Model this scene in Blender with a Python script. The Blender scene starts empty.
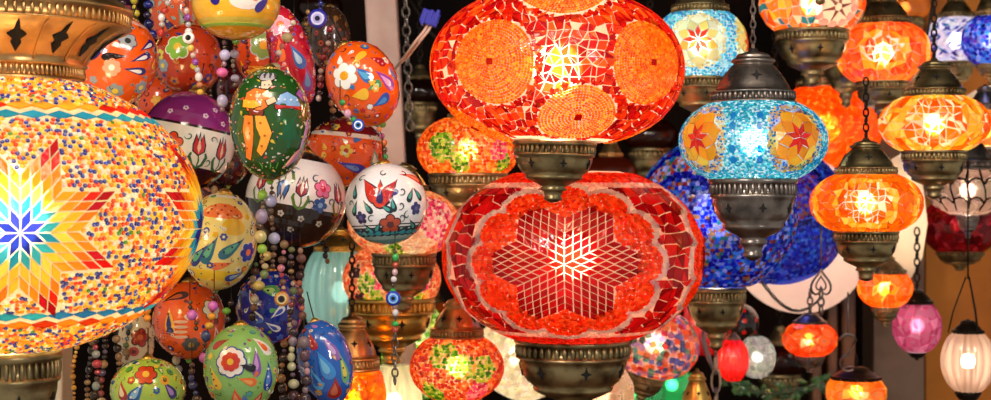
import bpy, math, random
from math import pi, sin, cos, asin, acos, atan2, sqrt, hypot
from mathutils import Vector, Matrix
rnd = random.Random(7)
SC = bpy.context.scene
COL = SC.collection
F = 1500.0                                   # focal length in pixels of the 991 px wide frame

# ---------------------------------------------------------------- camera, world, lights, exposure
cam = bpy.data.objects.new('camera', bpy.data.cameras.new('camera')); COL.objects.link(cam)
cam.location = (0, 0, 0); cam.rotation_euler = (pi/2, 0, 0)
cam.data.sensor_width = 36; cam.data.lens = F/991*36
cam.data.clip_start = .05
cam.data.dof.use_dof = True; cam.data.dof.focus_distance = 1.45; cam.data.dof.aperture_fstop = 11.0
SC.camera = cam
W = bpy.data.worlds.new('daylight'); SC.world = W; W.use_nodes = True
W.node_tree.nodes['Background'].inputs[0].default_value = (1.0, .93, .84, 1)
W.node_tree.nodes['Background'].inputs[1].default_value = .3
SC.view_settings.view_transform = 'Standard'; SC.view_settings.look = 'None'
SC.view_settings.gamma = 1; SC.view_settings.exposure = .25
SC.cycles.max_bounces = 7; SC.cycles.transparent_max_bounces = 12
SC.cycles.sample_clamp_indirect = 4.0
SC.cycles.use_denoising = True

def area(name, loc, target, size, watts, color):
    d = bpy.data.lights.new(name, 'AREA'); d.shape = 'RECTANGLE'; d.size, d.size_y = size; d.energy = watts; d.color = color
    o = bpy.data.objects.new(name, d); COL.objects.link(o); o.location = loc
    o.rotation_euler = (Vector(target)-Vector(loc)).to_track_quat('-Z', 'Y').to_euler()
area('street_daylight', (-1.3, -.9, 1.3), (0, 1.6, 0), (.3, .3), 28, (1, .95, .9))
area('street_daylight', (1.6, -1.2, .7), (.2, 1.8, 0), (.2, .45), 14, (1, .93, .86))
area('added_overhead_highlight', (.0, .55, .85), (.0, 1.7, 0), (1.6, .08), 9, (1, .86, .66))  # added unseen overhead light, puts crisp highlights on glaze and metal

# ---------------------------------------------------------------- helpers
def lin(c):
    if isinstance(c, str):
        c = tuple(int(c[i:i+2], 16)/255 for i in (0, 2, 4))
    return tuple(((x/12.92) if x <= .04045 else ((x+.055)/1.055)**2.4) for x in c[:3])

def at(px, py, Y):
    return Vector(((px-495.5)/F*Y, Y, (200-py)/F*Y))

MATS = {}
def newmat(name):
    m = bpy.data.materials.new(name); m.use_nodes = True; MATS[name] = m
    nt = m.node_tree; nt.nodes.clear()
    out = nt.nodes.new('ShaderNodeOutputMaterial')
    return m, nt, out
def N(nt, typ, **kw):
    n = nt.nodes.new(typ)
    for k, v in kw.items():
        if k.startswith('i_'):
            n.inputs[int(k[2:])].default_value = v
        else:
            setattr(n, k, v)
    return n
def princ(name, color=None, metallic=0, rough=.4, coat=0, attr=False, bump=None, noise=None, sub=0):
    m, nt, out = newmat(name)
    p = N(nt, 'ShaderNodeBsdfPrincipled')
    p.inputs['Metallic'].default_value = metallic; p.inputs['Roughness'].default_value = rough
    p.inputs['Coat Weight'].default_value = coat; p.inputs['Coat Roughness'].default_value = .06
    nt.links.new(p.outputs[0], out.inputs[0])
    src = None
    if attr:
        a = N(nt, 'ShaderNodeAttribute', attribute_name='Col'); src = a.outputs['Color']
    elif color:
        p.inputs['Base Color'].default_value = (*lin(color), 1)
    tc = N(nt, 'ShaderNodeTexCoord')
    if noise:
        scale, c2, lo, hi = noise
        nz = N(nt, 'ShaderNodeTexNoise'); nz.inputs['Scale'].default_value = scale; nz.inputs['Detail'].default_value = 6
        nt.links.new(tc.outputs['Object'], nz.inputs['Vector'])
        mr = N(nt, 'ShaderNodeMapRange'); mr.inputs['From Min'].default_value = lo; mr.inputs['From Max'].default_value = hi
        nt.links.new(nz.outputs[0], mr.inputs[0])
        mx = N(nt, 'ShaderNodeMix', data_type='RGBA')
        nt.links.new(mr.outputs[0], mx.inputs['Factor'])
        if src: nt.links.new(src, mx.inputs['A'])
        else: mx.inputs['A'].default_value = (*lin(color), 1)
        mx.inputs['B'].default_value = (*lin(c2), 1)
        src = mx.outputs['Result']
    if src: nt.links.new(src, p.inputs['Base Color'])
    if bump:
        nb = N(nt, 'ShaderNodeTexNoise'); nb.inputs['Scale'].default_value = bump[0]; nb.inputs['Detail'].default_value = 4
        nt.links.new(tc.outputs['Object'], nb.inputs['Vector'])
        b = N(nt, 'ShaderNodeBump'); b.inputs['Strength'].default_value = bump[1]; b.inputs['Distance'].default_value = .002
        nt.links.new(nb.outputs[0], b.inputs['Height']); nt.links.new(b.outputs[0], p.inputs['Normal'])
    return m

def glassy(name, w_diff, w_trans, w_refr, rough=.38, attr=True, color='ffffff', bumpy=.35, gloss=.03, groughness=.1, clear=0.0, bscale=160):
    """coloured mosaic glass: some light is scattered, some passes almost straight through"""
    m, nt, out = newmat(name)
    L = nt.links.new
    if attr:
        a = N(nt, 'ShaderNodeAttribute', attribute_name='Col'); c = a.outputs['Color']
    else:
        a = N(nt, 'ShaderNodeRGB'); a.outputs[0].default_value = (*lin(color), 1); c = a.outputs[0]
    tc = N(nt, 'ShaderNodeTexCoord'); nb = N(nt, 'ShaderNodeTexNoise'); nb.inputs['Scale'].default_value = bscale
    L(tc.outputs['Object'], nb.inputs['Vector'])
    b = N(nt, 'ShaderNodeBump'); b.inputs['Strength'].default_value = bumpy; b.inputs['Distance'].default_value = .002
    L(nb.outputs[0], b.inputs['Height'])
    d = N(nt, 'ShaderNodeBsdfDiffuse'); t = N(nt, 'ShaderNodeBsdfTranslucent'); r = N(nt, 'ShaderNodeBsdfRefraction')
    g = N(nt, 'ShaderNodeBsdfGlossy'); g.inputs['Roughness'].default_value = groughness
    r.inputs['Roughness'].default_value = rough; r.inputs['IOR'].default_value = 1.08
    for s in (d, t, r): L(c, s.inputs['Color']); 
    for s in (d, r, g): L(b.outputs[0], s.inputs['Normal'])
    tot = w_diff+w_trans+w_refr
    m1 = N(nt, 'ShaderNodeMixShader'); m1.inputs[0].default_value = w_trans/(w_diff+w_trans); L(d.outputs[0], m1.inputs[1]); L(t.outputs[0], m1.inputs[2])
    m2 = N(nt, 'ShaderNodeMixShader'); m2.inputs[0].default_value = w_refr/tot; L(m1.outputs[0], m2.inputs[1]); L(r.outputs[0], m2.inputs[2])
    last = m2
    if clear > 0:
        tr = N(nt, 'ShaderNodeBsdfTransparent'); L(c, tr.inputs['Color'])
        m4 = N(nt, 'ShaderNodeMixShader'); m4.inputs[0].default_value = clear; L(m2.outputs[0], m4.inputs[1]); L(tr.outputs[0], m4.inputs[2]); last = m4
    lw = N(nt, 'ShaderNodeLayerWeight'); lw.inputs['Blend'].default_value = .25
    mm = N(nt, 'ShaderNodeMath', operation='MULTIPLY_ADD'); L(lw.outputs['Facing'], mm.inputs[0]); mm.inputs[1].default_value = .14; mm.inputs[2].default_value = gloss
    m3 = N(nt, 'ShaderNodeMixShader'); L(mm.outputs[0], m3.inputs[0]); L(last.outputs[0], m3.inputs[1]); L(g.outputs[0], m3.inputs[2])
    L(m3.outputs[0], out.inputs[0])
    return m

M_TILE = glassy('mosaic_glass', .2, .5, .3)
M_SHELL = glassy('grouted_glass_shell', .2, .65, .15, clear=.42, bumpy=.1)
M_BLOWN = glassy('blown_glass', .12, .35, .35, rough=.25, clear=.25, gloss=.12, groughness=.06, bumpy=.5, bscale=40)
M_GLAZE = princ('glazed_ceramic', attr=True, rough=.14, coat=.6, bump=(60, .12))
M_BEAD = princ('bead_glaze', attr=True, rough=.15, coat=.6)
M_BRONZE = princ('aged_bronze', 'a8956a', .92, .34, noise=(38, '5a4a30', .42, .68), bump=(70, .35))
M_BRASS = princ('polished_brass', 'dcb05a', .95, .28, noise=(30, '8a642c', .45, .75), bump=(60, .3))
M_COPPER = princ('warm_copper_brass', 'dcae70', .94, .3, noise=(26, '7a5430', .46, .74), bump=(50, .3))
M_GREY = princ('dark_gunmetal', '968a82', .92, .3, noise=(40, '4a4240', .4, .7), bump=(70, .35))
M_DARK = princ('opening_shade', '0d0805', 0, .8)  # dark colour stands for the shade inside the fittings' openings
M_WIRE = princ('dark_wire', '2a221c', .8, .4)
METALS = dict(bronze=M_BRONZE, brass=M_BRASS, copper=M_COPPER, grey=M_GREY, dark=M_WIRE)

class MB:
    def __init__(s): s.v = []; s.f = []; s.c = []; s.mi = []; s.sm = []
    def add(s, vs, fs, col, mi=0, smooth=False):
        b = len(s.v); s.v.extend(vs)
        if col and isinstance(col[0], (tuple, list)): s.c.extend(col)
        else: s.c.extend([col]*len(vs))
        for f in fs:
            s.f.append(tuple(i+b for i in f)); s.mi.append(mi); s.sm.append(smooth)
    def build(s, name, mats, parent=None, off=(0, 0, 0)):
        me = bpy.data.meshes.new(name)
        ox, oy, oz = off
        me.from_pydata([(v[0]+ox, v[1]+oy, v[2]+oz) for v in s.v], [], s.f)
        if not isinstance(mats, (list, tuple)): mats = [mats]
        for m in mats: me.materials.append(m)
        a = me.color_attributes.new('Col', 'FLOAT_COLOR', 'POINT')
        flat = []
        for c in s.c:
            c = c or (.5, .5, .5); flat.extend((c[0], c[1], c[2], 1.0))
        a.data.foreach_set('color', flat)
        me.polygons.foreach_set('material_index', s.mi); me.polygons.foreach_set('use_smooth', s.sm)
        me.update()
        o = bpy.data.objects.new(name, me); COL.objects.link(o)
        if parent: o.parent = parent
        return o

def thing(name, label, cat, loc, rot=(0, 0, 0), group=None):
    o = bpy.data.objects.new(name, None); COL.objects.link(o); o.empty_display_size = .02
    o.location = loc; o.rotation_euler = rot; o['label'] = label; o['category'] = cat
    if group: o['group'] = group
    return o
def tag(o, label, cat, group=None):
    o['label'] = label; o['category'] = cat
    if group: o['group'] = group
    return o

def lathe(mb, prof, col=(.5, .5, .5), mi=0, n=40, smooth=True, ribs=None):
    """prof: list of (r, z); ribs=(count, depth) modulates radius"""
    vs = []; fs = []
    for r, z in prof:
        for i in range(n):
            t = 2*pi*i/n; rr = r
            if ribs: rr = r*(1+ribs[1]*abs(cos(ribs[0]*t/2)))
            vs.append((rr*sin(t), -rr*cos(t), z))
    for k in range(len(prof)-1):
        for i in range(n):
            j = (i+1) % n
            fs.append((k*n+i, k*n+j, (k+1)*n+j, (k+1)*n+i))
    mb.add(vs, fs, col, mi, smooth)

def tube(mb, pts, r, col=(.5, .5, .5), mi=0, n=7, closed=False, taper=None):
    pts = [Vector(p) for p in pts]; m = len(pts); vs = []; fs = []
    up = Vector((0.13, .2, 1)).normalized()
    for k in range(m):
        if closed: t = pts[(k+1) % m]-pts[k-1]
        else: t = pts[min(k+1, m-1)]-pts[max(k-1, 0)]
        t.normalize(); a = t.cross(up)
        if a.length < .05: a = t.cross(Vector((1, 0, 0)))
        a.normalize(); b = t.cross(a)
        rr = r if taper is None else r*taper(k/(m-1))
        for i in range(n):
            q = 2*pi*i/n; vs.append(tuple(pts[k]+a*(rr*cos(q))+b*(rr*sin(q))))
    for k in range(m if closed else m-1):
        k2 = (k+1) % m
        for i in range(n):
            j = (i+1) % n; fs.append((k*n+i, k*n+j, k2*n+j, k2*n+i))
    if not closed:
        fs.append(tuple(range(n))[::-1]); fs.append(tuple(range((m-1)*n, m*n)))
    mb.add(vs, fs, col, mi, True)

def sphere_into(mb, c, r, col, mi=0, nu=14, nv=9, sz=1.0):
    vs = []; fs = []
    for j in range(nv+1):
        p = -pi/2+pi*j/nv
        for i in range(nu):
            t = 2*pi*i/nu; vs.append((c[0]+r*cos(p)*sin(t), c[1]-r*cos(p)*cos(t), c[2]+r*sz*sin(p)))
    for j in range(nv):
        for i in range(nu):
            k = (i+1) % nu; fs.append((j*nu+i, j*nu+k, (j+1)*nu+k, (j+1)*nu+i))
    mb.add(vs, fs, col, mi, True)

def link_chain(mb, p0, p1, L, w, r):
    """oval links between two points"""
    p0, p1 = Vector(p0), Vector(p1); d = p1-p0; n = max(1, int(d.length/(L*.78))); d.normalize()
    a = d.cross(Vector((0, 1, 0)))
    if a.length < .1: a = Vector((1, 0, 0))
    a.normalize(); b = d.cross(a)
    step = (p1-p0).length/n
    for k in range(n):
        c = p0+d*((k+.5)*step); s = (a if k % 2 else (a*.35+b*.94))
        tube(mb, [c+d*(cos(q)*step*.62)+s*(sin(q)*w/2) for q in [2*pi*i/10 for i in range(10)]], r, closed=True, n=5)

# ---------------------------------------------------------------- curved surface that carries tiles and paint
class Surf:
    """surface of revolution, az 0 faces the viewer; all 2D sizes in pixel units (x s metres)"""
    def __init__(S, hw, hh, s, k=0.0, q=1.0):
        S.A, S.B, S.s, S.k, S.q = hw, hh, s, k, q
        S.a, S.b = hw*s, hh*s
    def P(S, d, h=0.0):
        z = max(-1, min(1, d[2])); c = sqrt(max(1e-9, 1-z*z)); f = (1+S.k*z)*(c**S.q)/c
        x, y = S.a*f*d[0], S.a*f*d[1]; zz = S.b*z
        nx, ny, nz = x/S.a**2, y/S.a**2, zz/S.b**2
        l = sqrt(nx*nx+ny*ny+nz*nz) or 1
        return (x+nx/l*h, y+ny/l*h, zz+nz/l*h), (nx/l, ny/l, nz/l)
    @staticmethod
    def dir(az, ph): return (sin(az)*cos(ph), -cos(az)*cos(ph), sin(ph))
    def anchor(S, u, v):
        """pixel offset from the globe's centre -> (az, phi)"""
        ph = asin(max(-.985, min(.985, v/S.B))); c = cos(ph)*(1+S.k*sin(ph))
        return asin(max(-.99, min(.99, u/S.A/c))), ph
    def ex(S, an, x, y):
        az, ph = an; tx, ty = x/S.A, y/S.B; l = hypot(tx, ty)
        c = S.dir(az, ph)
        if l < 1e-7: return c
        e = (cos(az), sin(az), 0); n = (-sin(az)*sin(ph), cos(az)*sin(ph), cos(ph))
        cl, sl = cos(l), sin(l)/l
        return tuple(c[i]*cl+(e[i]*tx+n[i]*ty)*sl for i in range(3))
    def loc(S, an, d):
        az, ph = an; c = S.dir(az, ph)
        e = (cos(az), sin(az), 0); n = (-sin(az)*sin(ph), cos(az)*sin(ph), cos(ph))
        cd = max(-1, min(1, sum(c[i]*d[i] for i in range(3)))); l = acos(cd)
        x = sum(e[i]*d[i] for i in range(3)); y = sum(n[i]*d[i] for i in range(3)); m = hypot(x, y) or 1
        return x/m*l*S.A, y/m*l*S.B
    # --- shell
    def shell(S, mb, p0, p1, col, mi=0, nu=56, nv=26, zone=None, ribs=None):
        cuts = [p0+(p1-p0)*j/nv for j in range(nv+1)]
        if zone:
            for z0, _ in zone:
                if p0 < z0 < p1: cuts.append(z0)
            cuts.sort()
        for j in range(len(cuts)-1):
            m = (cuts[j]+cuts[j+1])/2; c = col
            if zone:
                for z0, zc in zone:
                    if m > z0: c = zc
            vs = []
            for ph in (cuts[j], cuts[j+1]):
                for i in range(nu):
                    t = 2*pi*i/nu; h = 0
                    if ribs: h = S.a*ribs[1]*(abs(cos(ribs[0]*t/2))-.5)*cos(ph)
                    vs.append(S.P(S.dir(t, ph), h)[0])
            mb.add(vs, [(i, (i+1) % nu, nu+(i+1) % nu, nu+i) for i in range(nu)], c, mi, True)
    # --- mosaic
    def tile(S, mb, an, pts, col, h, mi=1, gap=.6):
        cx = sum(p[0] for p in pts)/len(pts); cy = sum(p[1] for p in pts)/len(pts)
        q = []
        for x, y in pts:
            l = hypot(x-cx, y-cy) or 1; f = max(.3, 1-gap/l); q.append((cx+(x-cx)*f, cy+(y-cy)*f))
        ds = [S.ex(an, x, y) for x, y in q]
        n = len(q); vs = [S.P(d, h)[0] for d in ds]+[S.P(d, -.0001)[0] for d in ds]
        mb.add(vs, [tuple(range(n))]+[(n+i, n+(i+1) % n, (i+1) % n, i) for i in range(n)], col, mi)
    def rosette(S, mb, an, n, radii, cols, h, rot=0, sx=1, sy=1, gap=.6):
        dl = 2*pi/n
        for k in range(1, len(radii)-1):
            for i in range(n):
                al = rot+(i+(k+1)/2)*dl
                pp = [(radii[k-1], al), (radii[k], al-dl/2), (radii[k+1], al), (radii[k], al+dl/2)]
                c = cols[k-1]; c = rnd.choice(c) if isinstance(c, list) else c
                S.tile(mb, an, [(r*sin(t)*sx, r*cos(t)*sy) for r, t in pp], vary(lin(c), .18), h, gap=gap)
    def star(S, mb, an, n, M, u, cols, h, rot=0, sx=1, sy=1, gap=.6, K=99):
        """n big lozenges meeting in the centre, each cut into M x M small lozenges (rings up to K)"""
        for p in range(n):
            a, b = rot+2*pi*p/n, rot+2*pi*(p+1)/n
            f = lambda i, j: ((i*sin(a)+j*sin(b))*u*sx, (i*cos(a)+j*cos(b))*u*sy)
            for i in range(M):
                for j in range(M):
                    if i+j >= K: continue
                    c = cols[min(i+j, len(cols)-1)]
                    S.tile(mb, an, [f(i, j), f(i+1, j), f(i+1, j+1), f(i, j+1)], vary(lin(rnd.choice(c)), .2), h, gap=gap)
    def in_star(S, an, d, n, M, u, rot=0, sx=1, sy=1, pad=.2, K=99):
        x, y = S.loc(an, d); x /= sx; y /= sy; t = (atan2(x, y)-rot) % (2*pi/n); r = hypot(x, y); al = 2*pi/n
        a, b = r*sin(al-t)/sin(al)/u, r*sin(t)/sin(al)/u
        return max(a, b) < M+pad and a+b < K+.5+pad
    def frame(S, d):
        p, n = S.P(d); e = (cos(atan2(d[0], -d[1])), sin(atan2(d[0], -d[1])), 0)
        m = (n[1]*e[2]-n[2]*e[1], n[2]*e[0]-n[0]*e[2], n[0]*e[1]-n[1]*e[0])
        return p, n, e, m
    def rows(S, size, p0, p1, azm, jit=.25):
        ph = p0
        while ph < p1:
            st = size/hypot(S.A*sin(ph), S.B*cos(ph)); c = max(.03, cos(ph))
            n = max(3, int(2*azm*S.A*c/size)); o = rnd.random()
            for i in range(n):
                az = -azm+2*azm*(i+o+rnd.uniform(-jit, jit))/n
                yield az, min(p1, max(p0, ph+rnd.uniform(-jit, jit)*st))
            ph += st
    def scatter(S, mb, size, pal, p0=-1.2, p1=1.2, azm=2.2, kind='chip', h=.0009, fill=.95, mi=1, region=None):
        """pal: colour list or function(dir)->list or None"""
        linpal = {}
        for az, ph in S.rows(size, p0, p1, azm):
            d = S.dir(az, ph); pl = pal(d) if callable(pal) else pal
            if not pl: continue
            if region and not region(d): continue
            c = rnd.choice(pl)
            if c not in linpal: linpal[c] = lin(c)
            c = vary(linpal[c], .2)
            p, n, e, m = S.frame(d); r = size*S.s*.5*fill
            if kind == 'bead':
                k = 7; t0 = rnd.random()*6; vs = []
                for rr, hh in ((1.0, .1), (.72, .8)):
                    for i in range(k):
                        t = t0+2*pi*i/k; x, y = r*rr*cos(t), r*rr*sin(t)
                        vs.append(tuple(p[j]+e[j]*x+m[j]*y+n[j]*h*hh for j in range(3)))
                vs.append(tuple(p[j]+n[j]*h*.5 for j in range(3)))
                hole = tuple(min(1, q*.75+.2) for q in c)
                mb.add(vs, [(i, (i+1) % k, k+(i+1) % k, k+i) for i in range(k)]+[(k+i, k+(i+1) % k, 2*k) for i in range(k)],
                       [c]*(2*k)+[hole], mi)
            else:
                k = rnd.choice((3, 4, 4, 5)); t0 = rnd.random()*6; vs = []; rr = r*(1.25 if k == 3 else 1.1)
                ti = rnd.uniform(-.3, .3)*h
                for hh in (1, 0):
                    for i in range(k):
                        t = t0+2*pi*i/k; x, y = rr*cos(t), rr*sin(t)
                        vs.append(tuple(p[j]+e[j]*x+m[j]*y+n[j]*(h*hh+ti*cos(t)) for j in range(3)))
                mb.add(vs, [tuple(range(k))]+[(k+i, k+(i+1) % k, (i+1) % k, i) for i in range(k)], c, mi)
    def shatter(S, mb, sx, sy, pal, p0=-1.1, p1=1.1, azm=2.2, h=.0011, gap=.5, tri=.4, jit=.3, mi=1, region=None, skip=0.0):
        nph = max(2, int((p1-p0)*S.B/sy)); naz = max(6, int(2*azm*S.A/sx))
        g = [[(-azm+2*azm*(i+rnd.uniform(-jit, jit))/naz, p0+(p1-p0)*(j+(rnd.uniform(-jit, jit) if 0 < j < nph else 0))/nph)
              for i in range(naz+1)] for j in range(nph+1)]
        for j in range(nph):
            for i in range(naz):
                q = [g[j][i], g[j][i+1], g[j+1][i+1], g[j+1][i]]
                if rnd.random() < tri:
                    ps = [[q[0], q[1], q[2]], [q[0], q[2], q[3]]] if rnd.random() < .5 else [[q[0], q[1], q[3]], [q[1], q[2], q[3]]]
                else: ps = [q]
                for pp in ps:
                    if rnd.random() < skip: continue
                    ca = sum(a for a, b in pp)/len(pp); cp = sum(b for a, b in pp)/len(pp)
                    d = S.dir(ca, cp)
                    pl = pal(d) if callable(pal) else pal
                    if not pl or (region and not region(d)): continue
                    c = rnd.choice(pl)
                    S.tile(mb, (ca, cp), [S.loc((ca, cp), S.dir(a, b)) for a, b in pp], vary(lin(c), .2), h, mi, gap)
    def rings(S, mb, an, R, step, pal, h=.0016, sx=1, sy=1, r0=2, mi=1):
        """a medallion of bead strings laid in circles"""
        r = r0
        while r <= R:
            n = max(5, int(2*pi*r*(sx+sy)/2/step)); o = rnd.random()
            for i in range(n):
                t = 2*pi*(i+o)/n; d = S.ex(an, r*cos(t)*sx, r*sin(t)*sy); p, nn, e, m = S.frame(d); rr = step*S.s*.6
                c = vary(lin(rnd.choice(pal)), .25); k = 6
                vs = []
                for q, hh in ((1.0, .15), (.6, .9)):
                    for a in range(k):
                        x, y = rr*q*cos(a*2*pi/k), rr*q*sin(a*2*pi/k)
                        vs.append(tuple(p[j]+e[j]*x+m[j]*y+nn[j]*h*hh for j in range(3)))
                mb.add(vs, [(a, (a+1) % k, k+(a+1) % k, k+a) for a in range(k)]+[tuple(range(k, 2*k))], c, mi)
            r += step*1.03
    # --- paint
    def poly(S, mb, an, pts, col, layer=1, mi=0, rot=0, at0=(0, 0), sc=1.0):
        col = lin(col) if not isinstance(col, tuple) or isinstance(col[0], int) else col
        c_, s_ = cos(rot), sin(rot)
        pts = [(at0[0]+sc*(x*c_-y*s_), at0[1]+sc*(x*s_+y*c_)) for x, y in pts]
        cx = sum(p[0] for p in pts)/len(pts); cy = sum(p[1] for p in pts)/len(pts)
        h = .00012+layer*.00022; n = len(pts); vs = [S.P(S.ex(an, cx, cy), h)[0]]
        ks = (.5, 1.0) if max(hypot(x-cx, y-cy) for x, y in pts) > S.A*.12 else (1.0,)
        for f in ks:
            for x, y in pts: vs.append(S.P(S.ex(an, cx+(x-cx)*f, cy+(y-cy)*f), h)[0])
        fs = [(0, 1+i, 1+(i+1) % n) for i in range(n)]
        if len(ks) > 1: fs += [(1+i, 1+n+i, 1+n+(i+1) % n, 1+(i+1) % n) for i in range(n)]
        for x, y in pts: vs.append(S.P(S.ex(an, x, y), -.0001)[0])
        b = 1+n*(len(ks)-1); e = 1+n*len(ks)
        fs += [(b+i, e+i, e+(i+1) % n, b+(i+1) % n) for i in range(n)]
        mb.add(vs, fs, col, mi, False)
    def stroke(S, mb, an, path, w, col, layer=2, rot=0, at0=(0, 0), sc=1.0, taper=True):
        c_, s_ = cos(rot), sin(rot); n = len(path)
        path = [(at0[0]+sc*(x*c_-y*s_), at0[1]+sc*(x*s_+y*c_)) for x, y in path]; h = .00012+layer*.00022
        vs = []
        for k, (x, y) in enumerate(path):
            a = path[max(0, k-1)]; b = path[min(n-1, k+1)]; dx, dy = b[0]-a[0], b[1]-a[1]; l = hypot(dx, dy) or 1
            ww = w/2*((.25+.75*sin(pi*(k+.6)/(n+.2))) if taper else 1)
            nx, ny = -dy/l*ww, dx/l*ww
            for sgn in (1, -1): vs.append(S.P(S.ex(an, x+nx*sgn, y+ny*sgn), h)[0])
        mb.add(vs, [(2*k, 2*k+1, 2*k+3, 2*k+2) for k in range(n-1)], lin(col))

def vary(c, f):
    k = 1+rnd.uniform(-f, f); g = 1+rnd.uniform(-f, f)*.5
    return (max(0, min(1, c[0]*k)), max(0, min(1, c[1]*k*g)), max(0, min(1, c[2]*k)))

def circ(r, n=14, rx=1, ry=1): return [(r*rx*cos(2*pi*i/n), r*ry*sin(2*pi*i/n)) for i in range(n)]
def drop_shape(L, w): return [(w/2*sin(t)*(1-cos(t))/1.3*.98+.18*w*sin(t/2), L/2*cos(t)) for t in [2*pi*i/18 for i in range(18)]]
# motifs painted in raised glaze
MS = 1.28                                    # brush motifs, overall size
def m_flower(S, mb, an, r, petal, centre, n=6, rot=0, outline=None, L=1):
    r *= MS*.92
    for i in range(n):
        t = rot+2*pi*i/n
        if outline: S.poly(mb, an, circ(r*.46), outline, L, at0=(r*.6*cos(t), r*.6*sin(t)))
    for i in range(n):
        t = rot+2*pi*i/n
        S.poly(mb, an, circ(r*.36), petal, L+1, at0=(r*.6*cos(t), r*.6*sin(t)))
    S.poly(mb, an, circ(r*.32), centre, L+2)
def m_drop(S, mb, an, L_, w, rot, col, inner=None, dots=None, L=1):
    L_ *= MS; w *= MS
    S.poly(mb, an, drop_shape(L_, w), col, L, rot=rot)
    if inner: S.poly(mb, an, drop_shape(L_*.58, w*.5), inner, L+1, rot=rot)
    if dots:
        for k in (-.28, 0, .25):
            S.poly(mb, an, circ(w*.1, 7), dots, L+2, rot=rot, at0=(-sin(rot)*k*L_, cos(rot)*k*L_))
def m_tulip(S, mb, an, s, rot, col, col2, leaf, L=1):
    s *= 1.12
    S.stroke(mb, an, [(0, -s*1.3), (s*.08, -s*.8), (0, -s*.3)], s*.1, leaf, L, rot)
    for sg in (-1, 1):
        S.stroke(mb, an, [(0, -s*1.25), (sg*s*.3, -s*1.05), (sg*s*.5, -s*.55), (sg*s*.42, -s*.3)], s*.2, leaf, L, rot)
    S.poly(mb, an, [(0, -s*.45), (s*.34, -s*.2), (s*.36, s*.15), (s*.2, s*.75), (s*.12, s*.25), (0, s*.85), (-s*.12, s*.25), (-s*.2, s*.75), (-s*.36, s*.15), (-s*.34, -s*.2)], '1c1430', L, rot=rot, sc=1.12)
    S.poly(mb, an, [(0, -s*.42), (s*.3, -s*.2), (s*.33, s*.12), (s*.2, s*.7), (0, s*.1), (-s*.2, s*.7), (-s*.33, s*.12), (-s*.3, -s*.2)], col, L+1, rot=rot)
    S.poly(mb, an, [(0, -s*.34), (s*.11, 0), (0, s*.7), (-s*.11, 0)], col2, L+2, rot=rot)
def m_curl(S, mb, an, s, rot, col, L=2):
    s *= 1.2
    S.stroke(mb, an, [(s*(1-k/9)*cos(k*.62), s*(1-k/9)*sin(k*.62)) for k in range(9)], s*.26, col, L, rot)
def m_dot(S, mb, an, r, col, c2=None, L=1):
    S.poly(mb, an, circ(r, 10), col, L)
    if c2: S.poly(mb, an, circ(r*.45, 8), c2, L+1)
def filler(S, mb, cols, dark, n=40, size=5, avoid=(), azm=1.7, phm=1.25, kinds='dfcop'):
    """scattered small brush motifs, kept off the large ones"""
    placed = [(S.ex(a, 0, 0), r*.85) for a, r in avoid]
    tries = 0; n = int(n*2.2); size *= 1.12
    while n > 0 and tries < 900:
        tries += 1
        an = (rnd.uniform(-azm, azm), asin(rnd.uniform(-sin(phm), sin(phm)))); d = S.ex(an, 0, 0); sz = size*rnd.uniform(.6, 1.25)
        p = S.P(d)[0]
        if any((Vector(S.P(q)[0])-Vector(p)).length < (r+sz*1.05)*S.s for q, r in placed): continue
        placed.append((d, sz)); n -= 1
        k = rnd.choice(kinds); c = rnd.choice(cols); c2 = rnd.choice(cols); rt = rnd.uniform(0, 6.28)
        if k == 'd': m_drop(S, mb, an, sz*2.2, sz*1.2, rt, c, c2 if rnd.random() < .6 else None, dark if rnd.random() < .4 else None)
        elif k == 'f': m_flower(S, mb, an, sz, c, c2, rnd.choice((5, 6)), rt, dark if rnd.random() < .4 else None)
        elif k == 'c': m_curl(S, mb, an, sz*.9, rt, dark)
        elif k == 'o': m_dot(S, mb, an, sz*.5, c, dark)
        elif k == 'p':
            for i in range(4): m_dot(S, mb, (an[0]+rnd.uniform(-1, 1)*sz/S.A, an[1]+rnd.uniform(-1, 1)*sz/S.B), sz*.2, rnd.choice((dark, c)))

# ---------------------------------------------------------------- lamp fittings
def base_prof(R, h):
    return [(R*r, h*z) for r, z in [(.6, .03), (.98, .0), (1.04, -.02), (1.06, -.05), (1.04, -.08), (.97, -.09), (.97, -.2), (1.02, -.215), (1.02, -.24),
            (.96, -.26), (.95, -.32), (.9, -.42), (.82, -.5), (.7, -.56), (.72, -.58), (.7, -.61), (.58, -.65), (.4, -.7), (.28, -.74), (.33, -.765), (.33, -.79),
            (.25, -.81), (.2, -.9), (.24, -.92), (.22, -.95), (.1, -.99), (.001, -1.0)]]
def cap_prof(R, h):
    return [(R*r, h*z) for r, z in [(.6, -.03), (.98, -.01), (1.05, .02), (1.06, .05), (1.0, .065), (.97, .07), (.97, .19), (1.03, .2), (1.03, .225), (.95, .24), (.9, .27), (.86, .34),
            (.77, .45), (.64, .58), (.55, .66), (.5, .7), (.44, .715), (.47, .73), (.53, .76), (.53, .79), (.47, .82), (.4, .84), (.42, .86), (.36, .9), (.2, .93), (.12, .95), (.1, 1.0), (.001, 1.01)]]
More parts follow.
